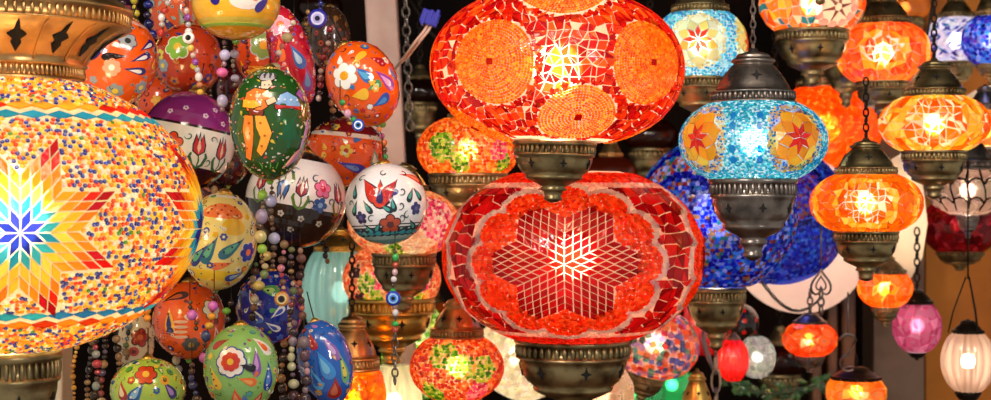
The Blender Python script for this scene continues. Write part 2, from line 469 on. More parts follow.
def band(mb, R, z0, z1, n, r=None):
    """ribbed gallery: n small upright beads"""
    w = r or (2*pi*R/n*.36)
    for i in range(n):
        t = 2*pi*i/n; c = (R*sin(t), -R*cos(t)); vs = []
        for z, q in ((z0, .5), (z0+(z1-z0)*.25, 1), (z0+(z1-z0)*.75, 1), (z1, .5)):
            for a in range(5):
                an = 2*pi*a/5+t; vs.append((c[0]+w*q*cos(an), c[1]+w*q*sin(an), z))
        mb.add(vs, [(k*5+a, k*5+(a+1) % 5, (k+1)*5+(a+1) % 5, (k+1)*5+a) for k in range(3) for a in range(5)], (.5, .5, .5), 0, True)
def cutouts(mb, prof_pt, slope, n, size, rot=.3, shape='star', off=.0008, prof=None):
    """patches for the openings of a cap or cup, inner shade put in as dark colour, following the wall"""
    R, z = prof_pt
    for i in range(n):
        t = 2*pi*i/n+rot
        e = Vector((cos(t), sin(t), 0)); out = Vector((sin(t), -cos(t), 0))
        up = (Vector((0, 0, 1))*cos(slope)-out*sin(slope)); nn = (out*cos(slope)+Vector((0, 0, 1))*sin(slope))
        c = out*R+Vector((0, 0, z))
        if shape == 'star': pts = [((1 if k % 2 == 0 else .45)*size*sin(k*pi/4), (1.25 if k % 2 == 0 else .45)*size*cos(k*pi/4)) for k in range(8)]
        else: pts = [(0, size*1.6), (size*.25, size*.6), (size*.75, size*.2), (size*.3, -size*.25), (size*.42, -size*.6), (0, -size*1.5), (-size*.42, -size*.6), (-size*.3, -size*.25), (-size*.75, size*.2), (-size*.25, size*.6)]
        vs = []
        for h in (off, -off*2):
            for x, y in pts:
                curve = (sqrt(max(0, R*R-x*x))-R)
                q = c+e*x+up*y+nn*h+out*curve
                if prof:
                    for (r0, z0), (r1, z1) in zip(prof[:-1], prof[1:]):
                        if z0 <= q.z <= z1 and z1 > z0:
                            rr = r0+(r1-r0)*(q.z-z0)/(z1-z0)+h; hx = hypot(q.x, q.y); q.x *= rr/hx; q.y *= rr/hx
                vs.append(tuple(q))
        k = len(pts); vs.append(tuple(c+nn*off)); 
        mb.add(vs, [(2*k, j, (j+1) % k) for j in range(k)]+[(k+j, k+(j+1) % k, (j+1) % k, j) for j in range(k)], (.02, .015, .01), 1)

def point(parent, z, watts, color, r):
    d = bpy.data.lights.new('bulb_light', 'POINT'); d.energy = watts; d.color = color; d.shadow_soft_size = r
    o = bpy.data.objects.new('bulb_light', d); COL.objects.link(o); o.parent = parent; o.location = (0, 0, z)

GL = 'hanging coloured glass lamps'
def lamp(px, py, hw, hh, Y, label, pattern, shell='fff2d8', cap=None, base=None, chain=0, energy=1.0, tint=(1, .78, .5), metal='bronze',
         name='mosaic_lamp', roll=0, k=0.0, q=1.0, glass=None, ribs=None, detail=1, capstyle=None, bulb=.28, yaw=0, group=GL, cat='lamp', bulb_z=0, chain_style='chain', top=None, bot=None):
    s = Y/F; S = Surf(hw, hh, s, k, q)
    rt = cap[0] if cap else (top or hw*.45); rb = base[0] if base else (bot or hw*.45)
    pt = acos(min(.97, rt/hw)); pb = -acos(min(.97, rb/hw))
    if cap is None and top == 0: pt = pi/2*.995
    if base is None and bot == 0: pb = -pi/2*.995
    zt, zb = S.b*sin(pt), S.b*sin(pb)
    bot_z = zb-(base[1]*s if base else 0); off = (0, 0, -bot_z)
    c = at(px, py, Y); e = thing(name, label, cat, c, (0, roll, -atan2(c.x, Y)+yaw), group)
    e.location = c+e.rotation_euler.to_matrix() @ Vector((0, 0, bot_z))
    mb = MB(); S.shell(mb, pb, pt, lin(shell), 0, ribs=ribs, nu=(ribs[0]*6 if ribs else 56))
    S.pb, S.pt = pb, pt
    if pattern: pattern(S, mb)
    mb.build('glass_globe', [glass or M_SHELL, M_TILE], e, off)
    mt = METALS[metal]
    if base:
        R, h = rb*s, base[1]*s; b = MB(); lathe(b, [(r, zb+z) for r, z in base_prof(R, h)], n=40)
        if detail: cutouts(b, (R*.93, zb-h*.37), -.25, 7, R*.1, rot=.25)
        bo = b.build('base_cup', [mt, M_DARK], e, off)
        g = MB(); band(g, R*.99, zb-h*.205, zb-h*.085, 44 if detail else 24); g.build('ribbed_band', mt, bo, off)
    if cap:
        R, h = rt*s, cap[1]*s; b = MB(); lathe(b, [(r, zt+z) for r, z in cap_prof(R, h)], n=40)
        if detail: cutouts(b, (R*.73, zt+h*.49), .6, 7, R*.13, rot=.12)
        bo = b.build('cap', [mt, M_DARK], e, off)
        g = MB(); band(g, R*.99, zt+h*.07, zt+h*.19, 44 if detail else 24); g.build('ribbed_band', mt, bo, off)
        ztop = zt+h
    else: ztop = zt
    if chain:
        cm = MB()
        if chain_style == 'chain': link_chain(cm, (0, 0, ztop-.001), (0, 0, ztop+chain*s), 9*s, 5*s, 1.0*s)
        else: tube(cm, [(0, 0, ztop-.002), (0, 0, ztop+chain*s)], 1.1*s)
        cm.build('hanging_chain' if chain_style == 'chain' else 'hanging_cord', M_WIRE if metal != 'grey' else M_GREY, e, off)
    if energy: point(e, -bot_z+bulb_z*s, energy*30*S.a*S.b*4, tint, min(S.a, S.b)*bulb)
    return e, S, off
# ---------------------------------------------------------------- the setting
def box(name, lo, hi, m, col=(.5, .5, .5), rot=None, parent=None, bevel=0):
    mb = MB(); c = [(a+b)/2 for a, b in zip(lo, hi)]; d = [(b-a)/2 for a, b in zip(lo, hi)]
    vs = [(x*d[0], y*d[1], z*d[2]) for x in (-1, 1) for y in (-1, 1) for z in (-1, 1)]
    mb.add(vs, [(0, 1, 3, 2), (4, 6, 7, 5), (0, 4, 5, 1), (2, 3, 7, 6), (0, 2, 6, 4), (1, 5, 7, 3)], col)
    o = mb.build(name, m, parent); o.location = c
    if rot: o.rotation_euler = rot
    if bevel:
        b = o.modifiers.new('bevel', 'BEVEL'); b.width = bevel; b.segments = 2
    return o
M_BACK = princ('dark_stall_backing', '180c06', 0, .8, noise=(5, '070302', .4, .65), bump=(12, .5))
M_ORANGE = princ('orange_plaster', 'd98426', 0, .7, noise=(4, 'b8621a', .4, .65), bump=(40, .2))
M_WOOD = princ('brown_varnished_wood', '8a5634', 0, .4, noise=(9, '4e2c1a', .4, .6), bump=(30, .3))
M_PINKP = princ('pale_painted_post', 'c9a89c', 0, .5, noise=(12, 'b08c80', .4, .7), bump=(60, .3))
M_GREYP = princ('grey_brown_painted_panel', '8c7462', 0, .6, noise=(6, '6c5443', .4, .6))
M_CREAM = princ('cream_plaster', 'd8c4a8', 0, .6, noise=(6, 'c4ac8c', .4, .6))
for nm, lo, hi, m in (('wall_back', (-2.6, 3.7, -1.6), (2.9, 3.8, 1.3), M_BACK), ('floor', (-2.6, .9, -1.7), (2.9, 3.8, -1.6), M_WOOD), ('ceiling', (-2.6, 1.2, 1.2), (2.9, 3.8, 1.3), M_BACK)):
    box(nm, lo, hi, m)['kind'] = 'structure'
MATS['dark_stall_backing'].node_tree.nodes['Principled BSDF'].inputs['Specular IOR Level'].default_value = .1
p0, p1 = at(926, 405, 3.5), at(1060, 150, 3.5)
box('wall_orange', (p0.x, 3.5, -1.6), (p1.x+.5, 3.56, 1.2), M_ORANGE)['kind'] = 'structure'
p0 = at(874, 300, 3.3); p1 = at(924, 300, 3.3)
box('trim_pillar', (p0.x, 3.3, -1.6), (p1.x, 3.4, 1.2), M_GREYP)['kind'] = 'structure'
for i, (a, b) in enumerate(((812, 822), (828, 838), (842, 856))):
    p0 = at(a, 300, 3.2); p1 = at(b, 300, 3.2)
    box('trim_%d' % (i+1), (p0.x, 3.2, -1.6), (p1.x, 3.24, 1.2), M_WOOD, bevel=.006)['kind'] = 'structure'
# pale leaning post at the ceramics stand, pale panel low at the left
a, b = at(378, -60, 2.3), at(404, 420, 2.3)
d = (b-a); ang = atan2(d.x, -d.z)
o = box('leaning_post', (-.024, -.02, -d.length/2-.3), (.024, .02, d.length/2+.3), M_PINKP, bevel=.003); o.location = (a+b)/2; o.rotation_euler = (0, -ang, 0)
tag(o, 'pale pinkish painted post leaning behind the orange ceramic egg', 'post')
a = at(20, 340, 1.9); b = at(62, 420, 1.9)
o = box('cream_board', (a.x-.08, 1.9, b.z-.5), (b.x, 1.95, a.z+.06), M_CREAM, bevel=.003)
tag(o, 'cream board standing low behind the base of the big multicoloured lamp', 'board')

R_ = lambda *a: list(a)
# ---------------------------------------------------------------- big multicoloured lamp, left
def pat_left(S, mb):
    h = .0014; an = S.anchor(12, -16)
    cents = [(an[0]+k*2*pi/5, an[1]) for k in (0, 1, -1)]
    for a in cents:
        S.star(mb, a, 8, 4, 13, [['2430c0', '1b2aa0'], ['28a0dc', '3cb8e8'], ['ffe060', 'ffd040'], ['ffb428', 'ffc838'], ['ff9420', 'f8801c'], ['e02818', 'c81830'], ['d81818', 'b81020']], h, gap=1.0, rot=0)
    def in_ros(d): return any(S.in_star(a, d, 8, 4, 13, 0) for a in cents)
    for ph0, cols, w, hgt in ((.70, (['35b4e6', '2a9cd8'], ['e0281c', 'ffb43c']), 24, 11), (-.72, (['2a7fd6', '35b4e6'], ['e0401c', 'ff9428']), 24, 11)):
        n = int(2*pi*S.A*cos(ph0)/w)
        for i in range(n):
            az = 2*pi*i/n
            if -2.3 < (az if az < pi else az-2*pi) < 2.3:
                S.tile(mb, (az, ph0), [(-w*.55, 0), (0, -hgt*.55), (w*.55, 0), (0, hgt*.55)], vary(lin(rnd.choice(cols[0])), .15), h, gap=1.2)
                S.tile(mb, (az+pi/n, ph0+(.085 if ph0 > 0 else -.085)), [(-w*.55, 0), (0, -hgt*.6), (w*.55, 0), (0, hgt*.6)], vary(lin(rnd.choice(cols[1])), .15), h, gap=1.2)
    def pal(d):
        ph = asin(d[2])
        if .67 < ph < .81 or -.83 < ph < -.69: return None
        if in_ros(d): return None
        if any(S.in_star(a, d, 8, 4, 13, 0, pad=2.2) for a in cents): return ['ffb000', 'ff8a1c', 'ffd85a', 'f05a1c', '2438b4', 'e8401c', 'ffffff', '2438b4', 'ffd23c']
        return ['ffb818', 'ffa000', 'ffd040', 'ff8010', 'f8f0e0', 'f05010', 'ffe070', 'fffaf0', '1c2cac', '3048d8', 'e03818', 'ffc020', 'ffd030', 'ff9c10', '4a9a38', '2438b4', 'fffaf0', 'ffd850', 'ffc828']
    S.scatter(mb, 4.4, pal, -1.25, 1.25, 2.2, 'bead', h=.0016, fill=1.06)
e, S, off = lamp(6, 213, 192, 141, 1.25, 'huge beaded multicoloured globe lamp with blue star at the far left', pat_left, shell='fff0c0', base=(52, 130), energy=.62, tint=(1, .92, .74), metal='bronze', name='mosaic_lamp', q=1.0, top=76, bulb=.3)
# its wide pierced neck above, flaring upwards
s = S.s; zt = S.b*sin(S.pt); b = MB()
prof = [(60, -4), (75, -1), (77, 2), (75, 4), (74, 5), (74, 14), (77, 15), (79, 17), (77.5, 19), (80, 24), (87, 33), (98, 43), (109, 50), (117, 53.5), (122, 55), (123, 56), (119, 57), (119, 68), (124, 70), (124, 74), (112, 82), (80, 110), (40, 140), (12, 160), (12, 400)]
lathe(b, [(r*s, zt+z*s) for r, z in prof], n=72)
cutouts(b, (93.5*s, zt+39*s), -.75, 14, 12*s, rot=.10, shape='leaf', off=.0016, prof=[(r*s, zt+z*s) for r, z in prof[9:17]])
nk = b.build('pierced_neck', [M_COPPER, M_DARK], e, off)
for z0, z1, R in ((5, 14, 75.5), (57.5, 67.5, 120.5)):
    g = MB(); band(g, R*s, zt+z0*s, zt+z1*s, 96, r=1.8*s); g.build('ribbed_band', M_COPPER, nk, off)
for i in range(14):
    g = MB(); t = 2*pi*(i+.5)/14+.10; tube(g, [(r*s*sin(t), -r*s*cos(t), zt+z*s) for r, z in ((78, 19), (81, 24), (88, 33.3), (99, 43.3), (110, 50.3), (118, 53.5))], .9*s)
    g.build('seam_rib', M_COPPER, nk, off)

# ---------------------------------------------------------------- red and orange lamp, top centre
RED = ['e02410', 'c81414', 'f04018', 'd01a1a', 'f46a20', 'b80c18', 'ee4a1a']
ORG = ['ff9414', 'ff840c', 'f4680c', 'ffb028', 'fc8c14', 'f87810']
def pat_red(S, mb):
    meds = [(S.anchor(-62, -5), 44, 41), (S.anchor(90, 0), 47, 41), (S.anchor(20, -53), 35, 33), (S.anchor(2, 66), 40, 38)]
    meds.append(((-1.75, 0), 46, 41)); meds.append(((2.2, 0), 46, 41)); meds.append(((-1.3, -.95), 30, 28)); meds.append(((1.75, -.9), 30, 28))
    for an, rx, ry in meds:
        S.rings(mb, an, rx-1, 2.8, ORG, h=.0016, sx=1, sy=ry/rx)
        S.tile(mb, an, [(-3, -3), (3, -3), (3, 3), (-3, 3)], lin('c01010'), .0022, gap=.1)
    def reg(d):
        for an, rx, ry in meds:
            x, y = S.loc(an, d)
            if (x/(rx+1.5))**2+(y/(ry+1.5))**2 < 1: return False
        return True
    S.shatter(mb, 8.4, 8, RED, -1.15, 1.15, 2.4, h=.0012, gap=1.0, tri=.6, jit=.38, region=reg, skip=.03)
    def near(d): return reg(d) and any(hypot(*[q/r for q, r in zip(S.loc(an, d), (rx, ry))]) < 1.16 for an, rx, ry in meds)
    S.scatter(mb, 4.2, RED, -1.2, 1.2, 2.5, 'chip', h=.0009, fill=1.15, region=near)
lamp(557, 68, 126, 77, 1.5, 'flattened red and orange lamp with round beaded medallions at the top centre', pat_red, shell='ffe8cc', base=(40, 62), energy=.95, tint=(1, .84, .6), q=.8, roll=.03, bulb=.3, top=40)

# ---------------------------------------------------------------- large red rosette lamp, centre
DR = ['8c0610', 'a80c14', '780410', 'b81018', 'c02018']
def pat_rose(S, mb):
    an = S.anchor(-8, -3); mains = [(an, 97, 79), ((an[0]+1.88, an[1]), 97, 79), ((an[0]-1.88, an[1]), 97, 79)]
    for a, rx, ry in mains:
        S.star(mb, a, 6, 6, 8.9, [['f03018', 'e8281a'], ['d01818', 'e03020'], ['c01018'], ['b00c18', 'c81420'], ['a80814', 'b01018'], ['a00612', 'b00c14'], ['980612'], ['8c0612', 'a00814'], ['80040e', '900810']], .0014, sy=.82, gap=.85, K=9)
    def rho(d):
        best = 9, 0
        for a, rx, ry in mains:
            x, y = S.loc(a, d); t = atan2(y/ry, x/rx); r = hypot(x/rx, y/ry)/(.87+.14*sqrt(abs(cos(6*t))))
            if r < best[0]: best = (r, t)
        return best[0]
    def instar(d): return any(S.in_star(a, d, 6, 6, 8.9, 0, sy=.82, pad=.0, K=8.6) for a, _, _ in mains)
    def top(d): return asin(d[2]) > .98 or asin(d[2]) < -1.0
    def pal(d):
        r = rho(d)
        if r < 1.0 and not instar(d): return ['f4501c', 'f86024', 'ee3c14', 'ff7430']
        if r < 1.0: return None
        if r < 1.08: return ['fff4f0', 'ffe8e4', 'ffffff']
        ph = asin(d[2])
        if ph > .93: return ['f04020', 'e82c18', 'f85c28']
        if ph > .86: return ['ffe8e0', 'f8d0c8']
        if ph < -.98: return ['e82c18', 'f0482c']
        if ph < -.92: return ['f8d0c8', 'ffe8e0']
        return None
    S.scatter(mb, 3.3, pal, -1.15, 1.15, 2.5, 'chip', h=.0018, fill=1.25)
    for a, rx, ry in mains:
        for i in range(96):
            q = []
            for t, g in ((i, 1.0), (i+1, 1.0), (i+1, 1.075), (i, 1.075)):
                t = t*2*pi/96; R = g*(.87+.14*sqrt(abs(cos(6*t)))); q.append((R*rx*cos(t), R*ry*sin(t)))
            if abs(asin(S.ex(a, *q[0])[2])) < .95: S.tile(mb, a, q, vary(lin('fff4f0'), .08), .0021, gap=.25)
    S.shatter(mb, 12, 10, DR, -.92, .86, 2.5, h=.0012, gap=.9, tri=.35, jit=.34, region=lambda d: rho(d) > 1.09)
lamp(573, 256, 130, 89, 1.78, 'largest red lamp with a scalloped rosette in the centre', pat_rose, shell='ffd8c4', base=(56, 88), energy=.7, tint=(1, .62, .42), q=.9, bulb=.24, top=42)

# ---------------------------------------------------------------- turquoise lamp with grey cap
def pat_blue(S, mb):
    ans = [S.anchor(-54, 1), S.anchor(44, 1)]; dz = ans[1][0]-ans[0][0]
    ans += [(ans[1][0]+dz, 0), (ans[0][0]-dz, 0)]
    for a in ans:
        S.rosette(mb, a, 7, [0, 7.5, 15.5, 24, 31, 36], [['e8201c', 'e8301c'], ['ff8c1c', 'ff9a28', 'f8841c'], ['ff9c28', 'ffb040', 'ff9020'], ['fff0e8', 'ffd070', 'e0d8f0', 'fff4e0']], .0012, sx=.98, sy=1.03, gap=.45, rot=pi/7)
    for m in ((ans[0][0]+ans[1][0])/2, (ans[1][0]+ans[2][0])/2, (ans[0][0]+ans[3][0])/2):
        for v in (-21, -10, 12, 23):
            for u in (-13, 13): S.tile(mb, (m, 0), [(u+3.6*cos(t), v+4.4*sin(t)) for t in [pi/3*i for i in range(6)]], vary(lin('2a9ad8'), .15), .0012, gap=.3)
    def pal(d):
        for a in ans:
            x, y = S.loc(a, d)
            if hypot(x/.98, y/1.03) < 27: return None
            if hypot(x/34, y/37) < 1: return ['ffd890', 'fff0e0', 'ffb848', '2890e0', '1c78d0']
        return ['3cc0d4', '58d0dc', '24a4c4', 'a0ecf0', 'e8ffff', '30b4d0', 'ffffff', '28acc0']
    S.scatter(mb, 2.5, pal, -1.1, 1.1, 3.14, 'chip', h=.0009, fill=1.05)
lamp(753, 141, 73, 44, 1.42, 'turquoise lamp with two orange rosettes under a grey metal cap', pat_blue, shell='c8f0fa', cap=(41, 56), base=(42, 84), chain=230, energy=.85, tint=(1, .98, .94), metal='grey', q=.86)

# ---------------------------------------------------------------- other lamps, nearest first
CY = ['48c0e0', '2aa4d4', '1c84c4', '88dcf0']
def pat_cyan(S, mb):
    an = S.anchor(-2, 2)
    ans = [an, (an[0]+1.5, an[1]), (an[0]-1.5, an[1])]
    for a in ans: S.rosette(mb, a, 8, [0, 8, 15, 22, 29], [['f06020', 'e83818'], ['ffd070', 'ffc050', 'ffe8a8'], ['fff0d0', 'ffe0a0', 'ffd080']], .0014, gap=.5)
    S.scatter(mb, 3, lambda d: None if any(hypot(*S.loc(a, d)) < 24 for a in ans) else (['fff0d8', 'ffe0a0', 'f8c860'] if any(hypot(*S.loc(a, d)) < 29 for a in ans) else CY), -1.1, 1.1, 2.6, 'chip')
lamp(700, 46, 47, 39, 1.9, 'turquoise lamp with cream flower behind the large red and orange lamp', pat_cyan, shell='d8f4fa', cap=(28, 40), base=(29, 48), chain=60, energy=.9, tint=(1, .9, .75), q=.85)

def pat_orange(size, pal, white=.3, cen=26, leaves='e8401c'):
    def f(S, mb):
        ans = [S.anchor(0, 0)]; ans += [(ans[0][0]+1.6*k, 0) for k in (1, -1)]
        def rr(d): return min(hypot(*(lambda q: (q[0], q[1]*1.2))(S.loc(a, d))) for a in ans)
        def pc(d):
            r = rr(d)
            if cen*1.05 < r < cen*1.4: return ['ffc83c', 'ffe070', 'ffb828']
            return pal
        S.shatter(mb, size, size, pc, -1.05, 1.05, 2.6, h=.0012, gap=size*.06, tri=.6, jit=.36, region=lambda d: rr(d) > cen)
        if cen: S.shatter(mb, size, size, pal+['ffb040'], -1.05, 1.05, 2.6, h=.0012, gap=size*.15, tri=.75, jit=.4, region=lambda d: rr(d) < cen, skip=.06)
    return f
OP = ['f87a10', 'f06a0c', 'ff9018', 'f88010', 'f0600c']
lamp(866, 203, 55, 32, 1.72, 'amber lamp with a cracked yellow centre and domed bronze cap, right of the turquoise lamp', pat_orange(6.5, OP, cen=24), shell='fff6e0', cap=(30, 38), base=(31, 52), chain=60, energy=.95, tint=(1, .9, .6), q=.85)
lamp(934, 124, 54, 31, 2.0, 'amber lamp with white shards between the two upper bronze fittings at the right', pat_orange(8, OP+['fff0d0'], cen=30), shell='fff0d0', cap=(30, 40), base=(31, 50), chain=110, energy=1.05, tint=(1, .92, .64), q=.85)
lamp(883, 53, 47, 33, 2.3, 'orange red lamp with pale beaded lines near the top right', pat_orange(7, ['f05a1c', 'f07828', 'e84818', 'f88c38'], cen=18), shell='fff0e0', cap=(27, 34), base=(26, 40), chain=20, energy=1.0, tint=(1, .86, .62), q=.85)
def pat_flower_top(S, mb):
    a1, a2 = S.anchor(25, -9), S.anchor(-34, 0)
    for k in range(6):
        t = k*pi/3+.3; S.tile(mb, a1, [(4*cos(t-.5), 4*sin(t-.5)), (17*cos(t), 15*sin(t)), (4*cos(t+.5), 4*sin(t+.5))], lin('7a4a50'), .0018, gap=.2)
    for k in range(12):
        t = k*pi/6; S.tile(mb, a1, [(20*cos(t)+5*cos(q), 18*sin(t)+5*sin(q)) for q in [pi/3*i for i in range(6)]], vary(lin('f0b0b4'), .12), .0016, gap=.4)
    S.shatter(mb, 8, 8, lambda d: None if hypot(*S.loc(a1, d)) < 24 else (['ffc83c', 'ffe070', 'ff9c28'] if hypot(*S.loc(a2, d)) < 18 else ['f07020', 'ee5a1c', 'f88c30', 'f4a060', '2a7a9c', 'f0e8d0', 'f07020']), -1.05, 1.05, 2.4, h=.0012, gap=.7, tri=.5)
lamp(812, 4, 52, 34, 2.2, 'orange lamp with a pink six-petal flower cut off at the top edge', pat_flower_top, shell='fff0e0', base=(35, 58), energy=1.0, tint=(1, .76, .5), q=.85)
lamp(826, 128, 55, 46, 2.95, 'plain blurred orange globe behind the turquoise lamp', lambda S, mb: S.scatter(mb, 5, ['f08020', 'f89028', 'f07818'], -1.1, 1.1, 2.4, 'chip', fill=1.3), shell='f89030', base=(28, 40), cap=(28, 40), chain=60, energy=.9, tint=(1, .95, .7), detail=0)
# blue family behind
def pat_blue_multi(S, mb):
    an = (-.45, .1)
    def pal(d):
        x, y = S.loc(an, d); r = hypot(x, y)
        if 30 < r < 37 or (62 < r < 68): return ['1c1c9c', '2828b8', '14147c']
        if 37 <= r <= 62 : return ['f8b040', 'e8f0f8', 'e84828', '38b070', 'f8d8a0', '3090d0', '1c1c9c', 'e8782c', 'd8e0f0']
        if r > 68 and x < 0: return ['1c54b8', '2c8cc0', '48b8d0', '14147c', '1c3c98', 'a8d8e8', '3a5cb0', 'b83028']
        return ['2038b8', '1c54b8', '3a9cc8', '14147c', '58c0e0', 'f0f4ff', '1c44cc', 'd83020', '101870', 'e8a040', '2060d0', 'e0f0ff']
    S.scatter(mb, 4.0, pal, -1.1, 1.25, 2.3, 'chip', h=.0016, fill=1.15)
lamp(716, 215, 79, 77, 2.05, 'deep blue beaded lamp speckled with many colours behind the red rosette lamp', pat_blue_multi, shell='5060b8', base=(29, 64), cap=(28, 30), energy=.6, tint=(.95, .95, 1))
def pat_purple(S, mb):
    an = (.25, .35)
    def pal(d):
        x, y = S.loc(an, d); r = hypot(x, y)
        if r < 34: return ['8a2ca8', '5a2ca0', 'b83878', 'e04c3c', '6a38b8', 'e88a4c', 'd8b0d8', '3a2890']
        if r < 40: return ['101858', '1c1c7c']
        return ['1c3cac', '2858c8', '3c98d8', '14287c', '2048b8', '68b8e0', '1a2c90']
    S.scatter(mb, 3.6, pal, -1.1, 1.2, 2.3, 'chip', h=.0016, fill=1.15)
lamp(778, 215, 68, 70, 2.4, 'purple and royal blue chip lamp right of the turquoise lamp stem', pat_purple, shell='4850b0', bot=8, cap=(24, 30), energy=.6, tint=(.95, .92, 1), roll=-.25)
lamp(797, 234, 72, 80, 2.75, 'large unpatterned milk-pink globe beneath the blue lamp', None, shell='f0dcd0', glass=glassy('milk_pink_glass', .55, .4, .05, bumpy=.15), energy=.35, tint=(1, .84, .74), bot=10, top=30, roll=-.25)
M_FROST = glassy('frosted_white_glass', .5, .45, .05, bumpy=.3)
def mixpal(*p): return list(p)
def pat_chips(size, pal, fn=None, p0=-1.15, p1=1.15, azm=2.2, fill=1.15, kind='chip', h=.0014):
    return lambda S, mb: S.scatter(mb, size, (lambda d: fn(S, d) or pal) if fn else pal, p0, p1, azm, kind, h=h, fill=fill)
def blobs(spec):
    def f(S, d):
        for u, v, r, pal in spec:
            if hypot(*S.loc(S.anchor(u, v), d)) < r: return pal
        return None
    return f
GRN = ['58a828', '88c840', '3c8820', 'b8d850']; PNK = ['e83c90', 'f070b0', 'c82868', 'f8a8c8']; YEL = ['f8d048', 'ffe888', 'f0b028']
lamp(468, 150, 50, 34, 2.0, 'amber green chip lamp tucked beneath the left edge of the large red and orange lamp',
     pat_chips(3.4, ['e87828', 'f09838', 'e05c20', 'f8b850', 'd84818'], blobs([(-26, 2, 15, GRN), (-8, -14, 10, GRN), (30, -2, 10, PNK), (-10, -26, 8, PNK), (34, -14, 9, GRN)])), shell='ffe0b0', base=(38, 56), energy=.95, tint=(1, .76, .42), q=.9, cap=(20, 20), metal='bronze')
lamp(457, 367, 46, 35, 1.9, 'orange and green chip lamp with a red brown cap, low beside the red rosette lamp',
     pat_chips(3.6, ['e86030', 'd84828', 'f08848', 'c83c40', 'f0a060'], blobs([(6, 4, 13, YEL+GRN), (26, 2, 14, GRN+['d8e080']), (-14, 16, 14, GRN+['e8d070']), (20, -20, 12, PNK), (-24, -22, 12, GRN)])), shell='ffe0b8', cap=(26, 42), base=(24, 40), chain=30, energy=.85, tint=(1, .78, .46), metal='copper')
lamp(404, 223, 55, 34, 1.86, 'pink and cream chip lamp behind the white tulip ball',
     pat_chips(3.6, ['f8b088', 'f0d8b0', 'f8c8a0', 'e87850'], blobs([(34, 6, 22, PNK+['fff0f8', 'f8d0e0']), (14, -18, 17, ['f8e8d0', 'fff8e8', 'f0c8b0']), (46, -12, 16, PNK+['f8b860']), (-8, -22, 12, GRN+['d8e8a0'])])), shell='ffe8d0', base=(31, 62), energy=.8, tint=(1, .84, .64), q=.9, cap=(24, 30))
lamp(392, 279, 48, 35, 2.08, 'peach globe lamp with pink and green blossoms above the brass fitting',
     pat_chips(3.6, ['e88058', 'f0a878', 'f0c8a0', 'd86848'], blobs([(-26, -2, 10, GRN), (-8, 4, 14, PNK+['ff60a8']), (-18, -14, 10, GRN+['f0d060']), (28, 0, 11, PNK), (30, 12, 9, GRN), (24, -18, 12, GRN+YEL), (-36, 8, 7, ['3a2430']), (-30, -16, 6, ['3a2430'])])), shell='ffe0c0', base=(42, 70), energy=.8, tint=(1, .82, .6), q=.9, metal='brass', cap=(24, 20))
lamp(655, 343, 44, 36, 2.3, 'small round lamp painted with orange, lilac and blue patches below the red rosette lamp',
     pat_chips(6, ['e87848', 'd8603c', 'f09868', 'b878b0', '7888d0', '48609c', 'e8a8a0', 'c83c38', '58a098'], blobs([(-16, 8, 9, ['486858', '3c5850']), (-16, 8, 14, ['b0a0e0', '8888d8']), (-32, 6, 9, ['f0a030']), (24, -10, 7, ['5c70c8'])]), fill=1.2), shell='f8c8b0', energy=.7, tint=(1, .82, .7), base=(18, 30), roll=.25, top=18)
def pat_white(S, mb):
    S.scatter(mb, 5, ['f8f0dc', 'fff8ec', 'f0e4c8'], -1.1, 1.1, 2.2, 'chip', fill=1.3)
    S.rosette(mb, S.anchor(6, 8), 8, [0, 8, 15, 22], [['ffe8b0'], ['fffdf4', 'f8f0d0']], .0022, gap=.7)
    for i in range(40): S.tile(mb, S.anchor(-30+rnd.uniform(-7, 7), 28+rnd.uniform(-8, 8)), [(-2, -2), (2, -2), (2, 2), (-2, 2)], lin(rnd.choice(['3848d0', '5868e0'])), .002, gap=.2)
lamp(522, 356, 46, 44, 2.35, 'white patterned globe with a blue patch beside the bottom bronze cup', pat_white, shell='fff4e0', energy=.6, tint=(1, .9, .74), roll=.5, top=14, bot=14)
lamp(600, 395, 34, 36, 2.2, 'ivory leaded globe at the bottom edge right of the bronze cup', pat_orange(13, ['fff0e0', 'f8e4d0', 'ffe8d8'], cen=0), shell='a88870', energy=.9, tint=(1, .86, .74), top=12, bot=14)
lamp(611, 362, 21, 24, 2.45, 'small blue and amber globe squeezed between ivory globe and painted lamp', pat_chips(4, ['3878d0', '2858b8', '58a0e0'], lambda S, d: ['d89048', 'e8b060'] if d[2] < -.1 else None), shell='a8c0e8', energy=.5, tint=(1, .9, .8), top=8, bot=8)
M_GREEN = glassy('emerald_blown_glass', .1, .4, .35, rough=.2, attr=True, clear=.2, gloss=.12, groughness=.05, bscale=30)
lamp(641, 392, 25, 27, 2.52, 'emerald green glass globe at the bottom edge, the left of two', None, shell='1c9850', glass=M_GREEN, energy=.5, tint=(.9, 1, .85), top=8, bot=10)
lamp(672, 385, 22, 20, 2.66, 'emerald green glass globe at the bottom edge, the right of two', None, shell='24b860', glass=M_GREEN, energy=.5, tint=(.9, 1, .85), top=8, bot=10)
lamp(697, 424, 20, 18, 2.05, 'brass topped lamp just entering the bottom edge beside green globes', None, shell='e8c070', cap=(17, 46), chain=0, energy=.3, metal='brass')
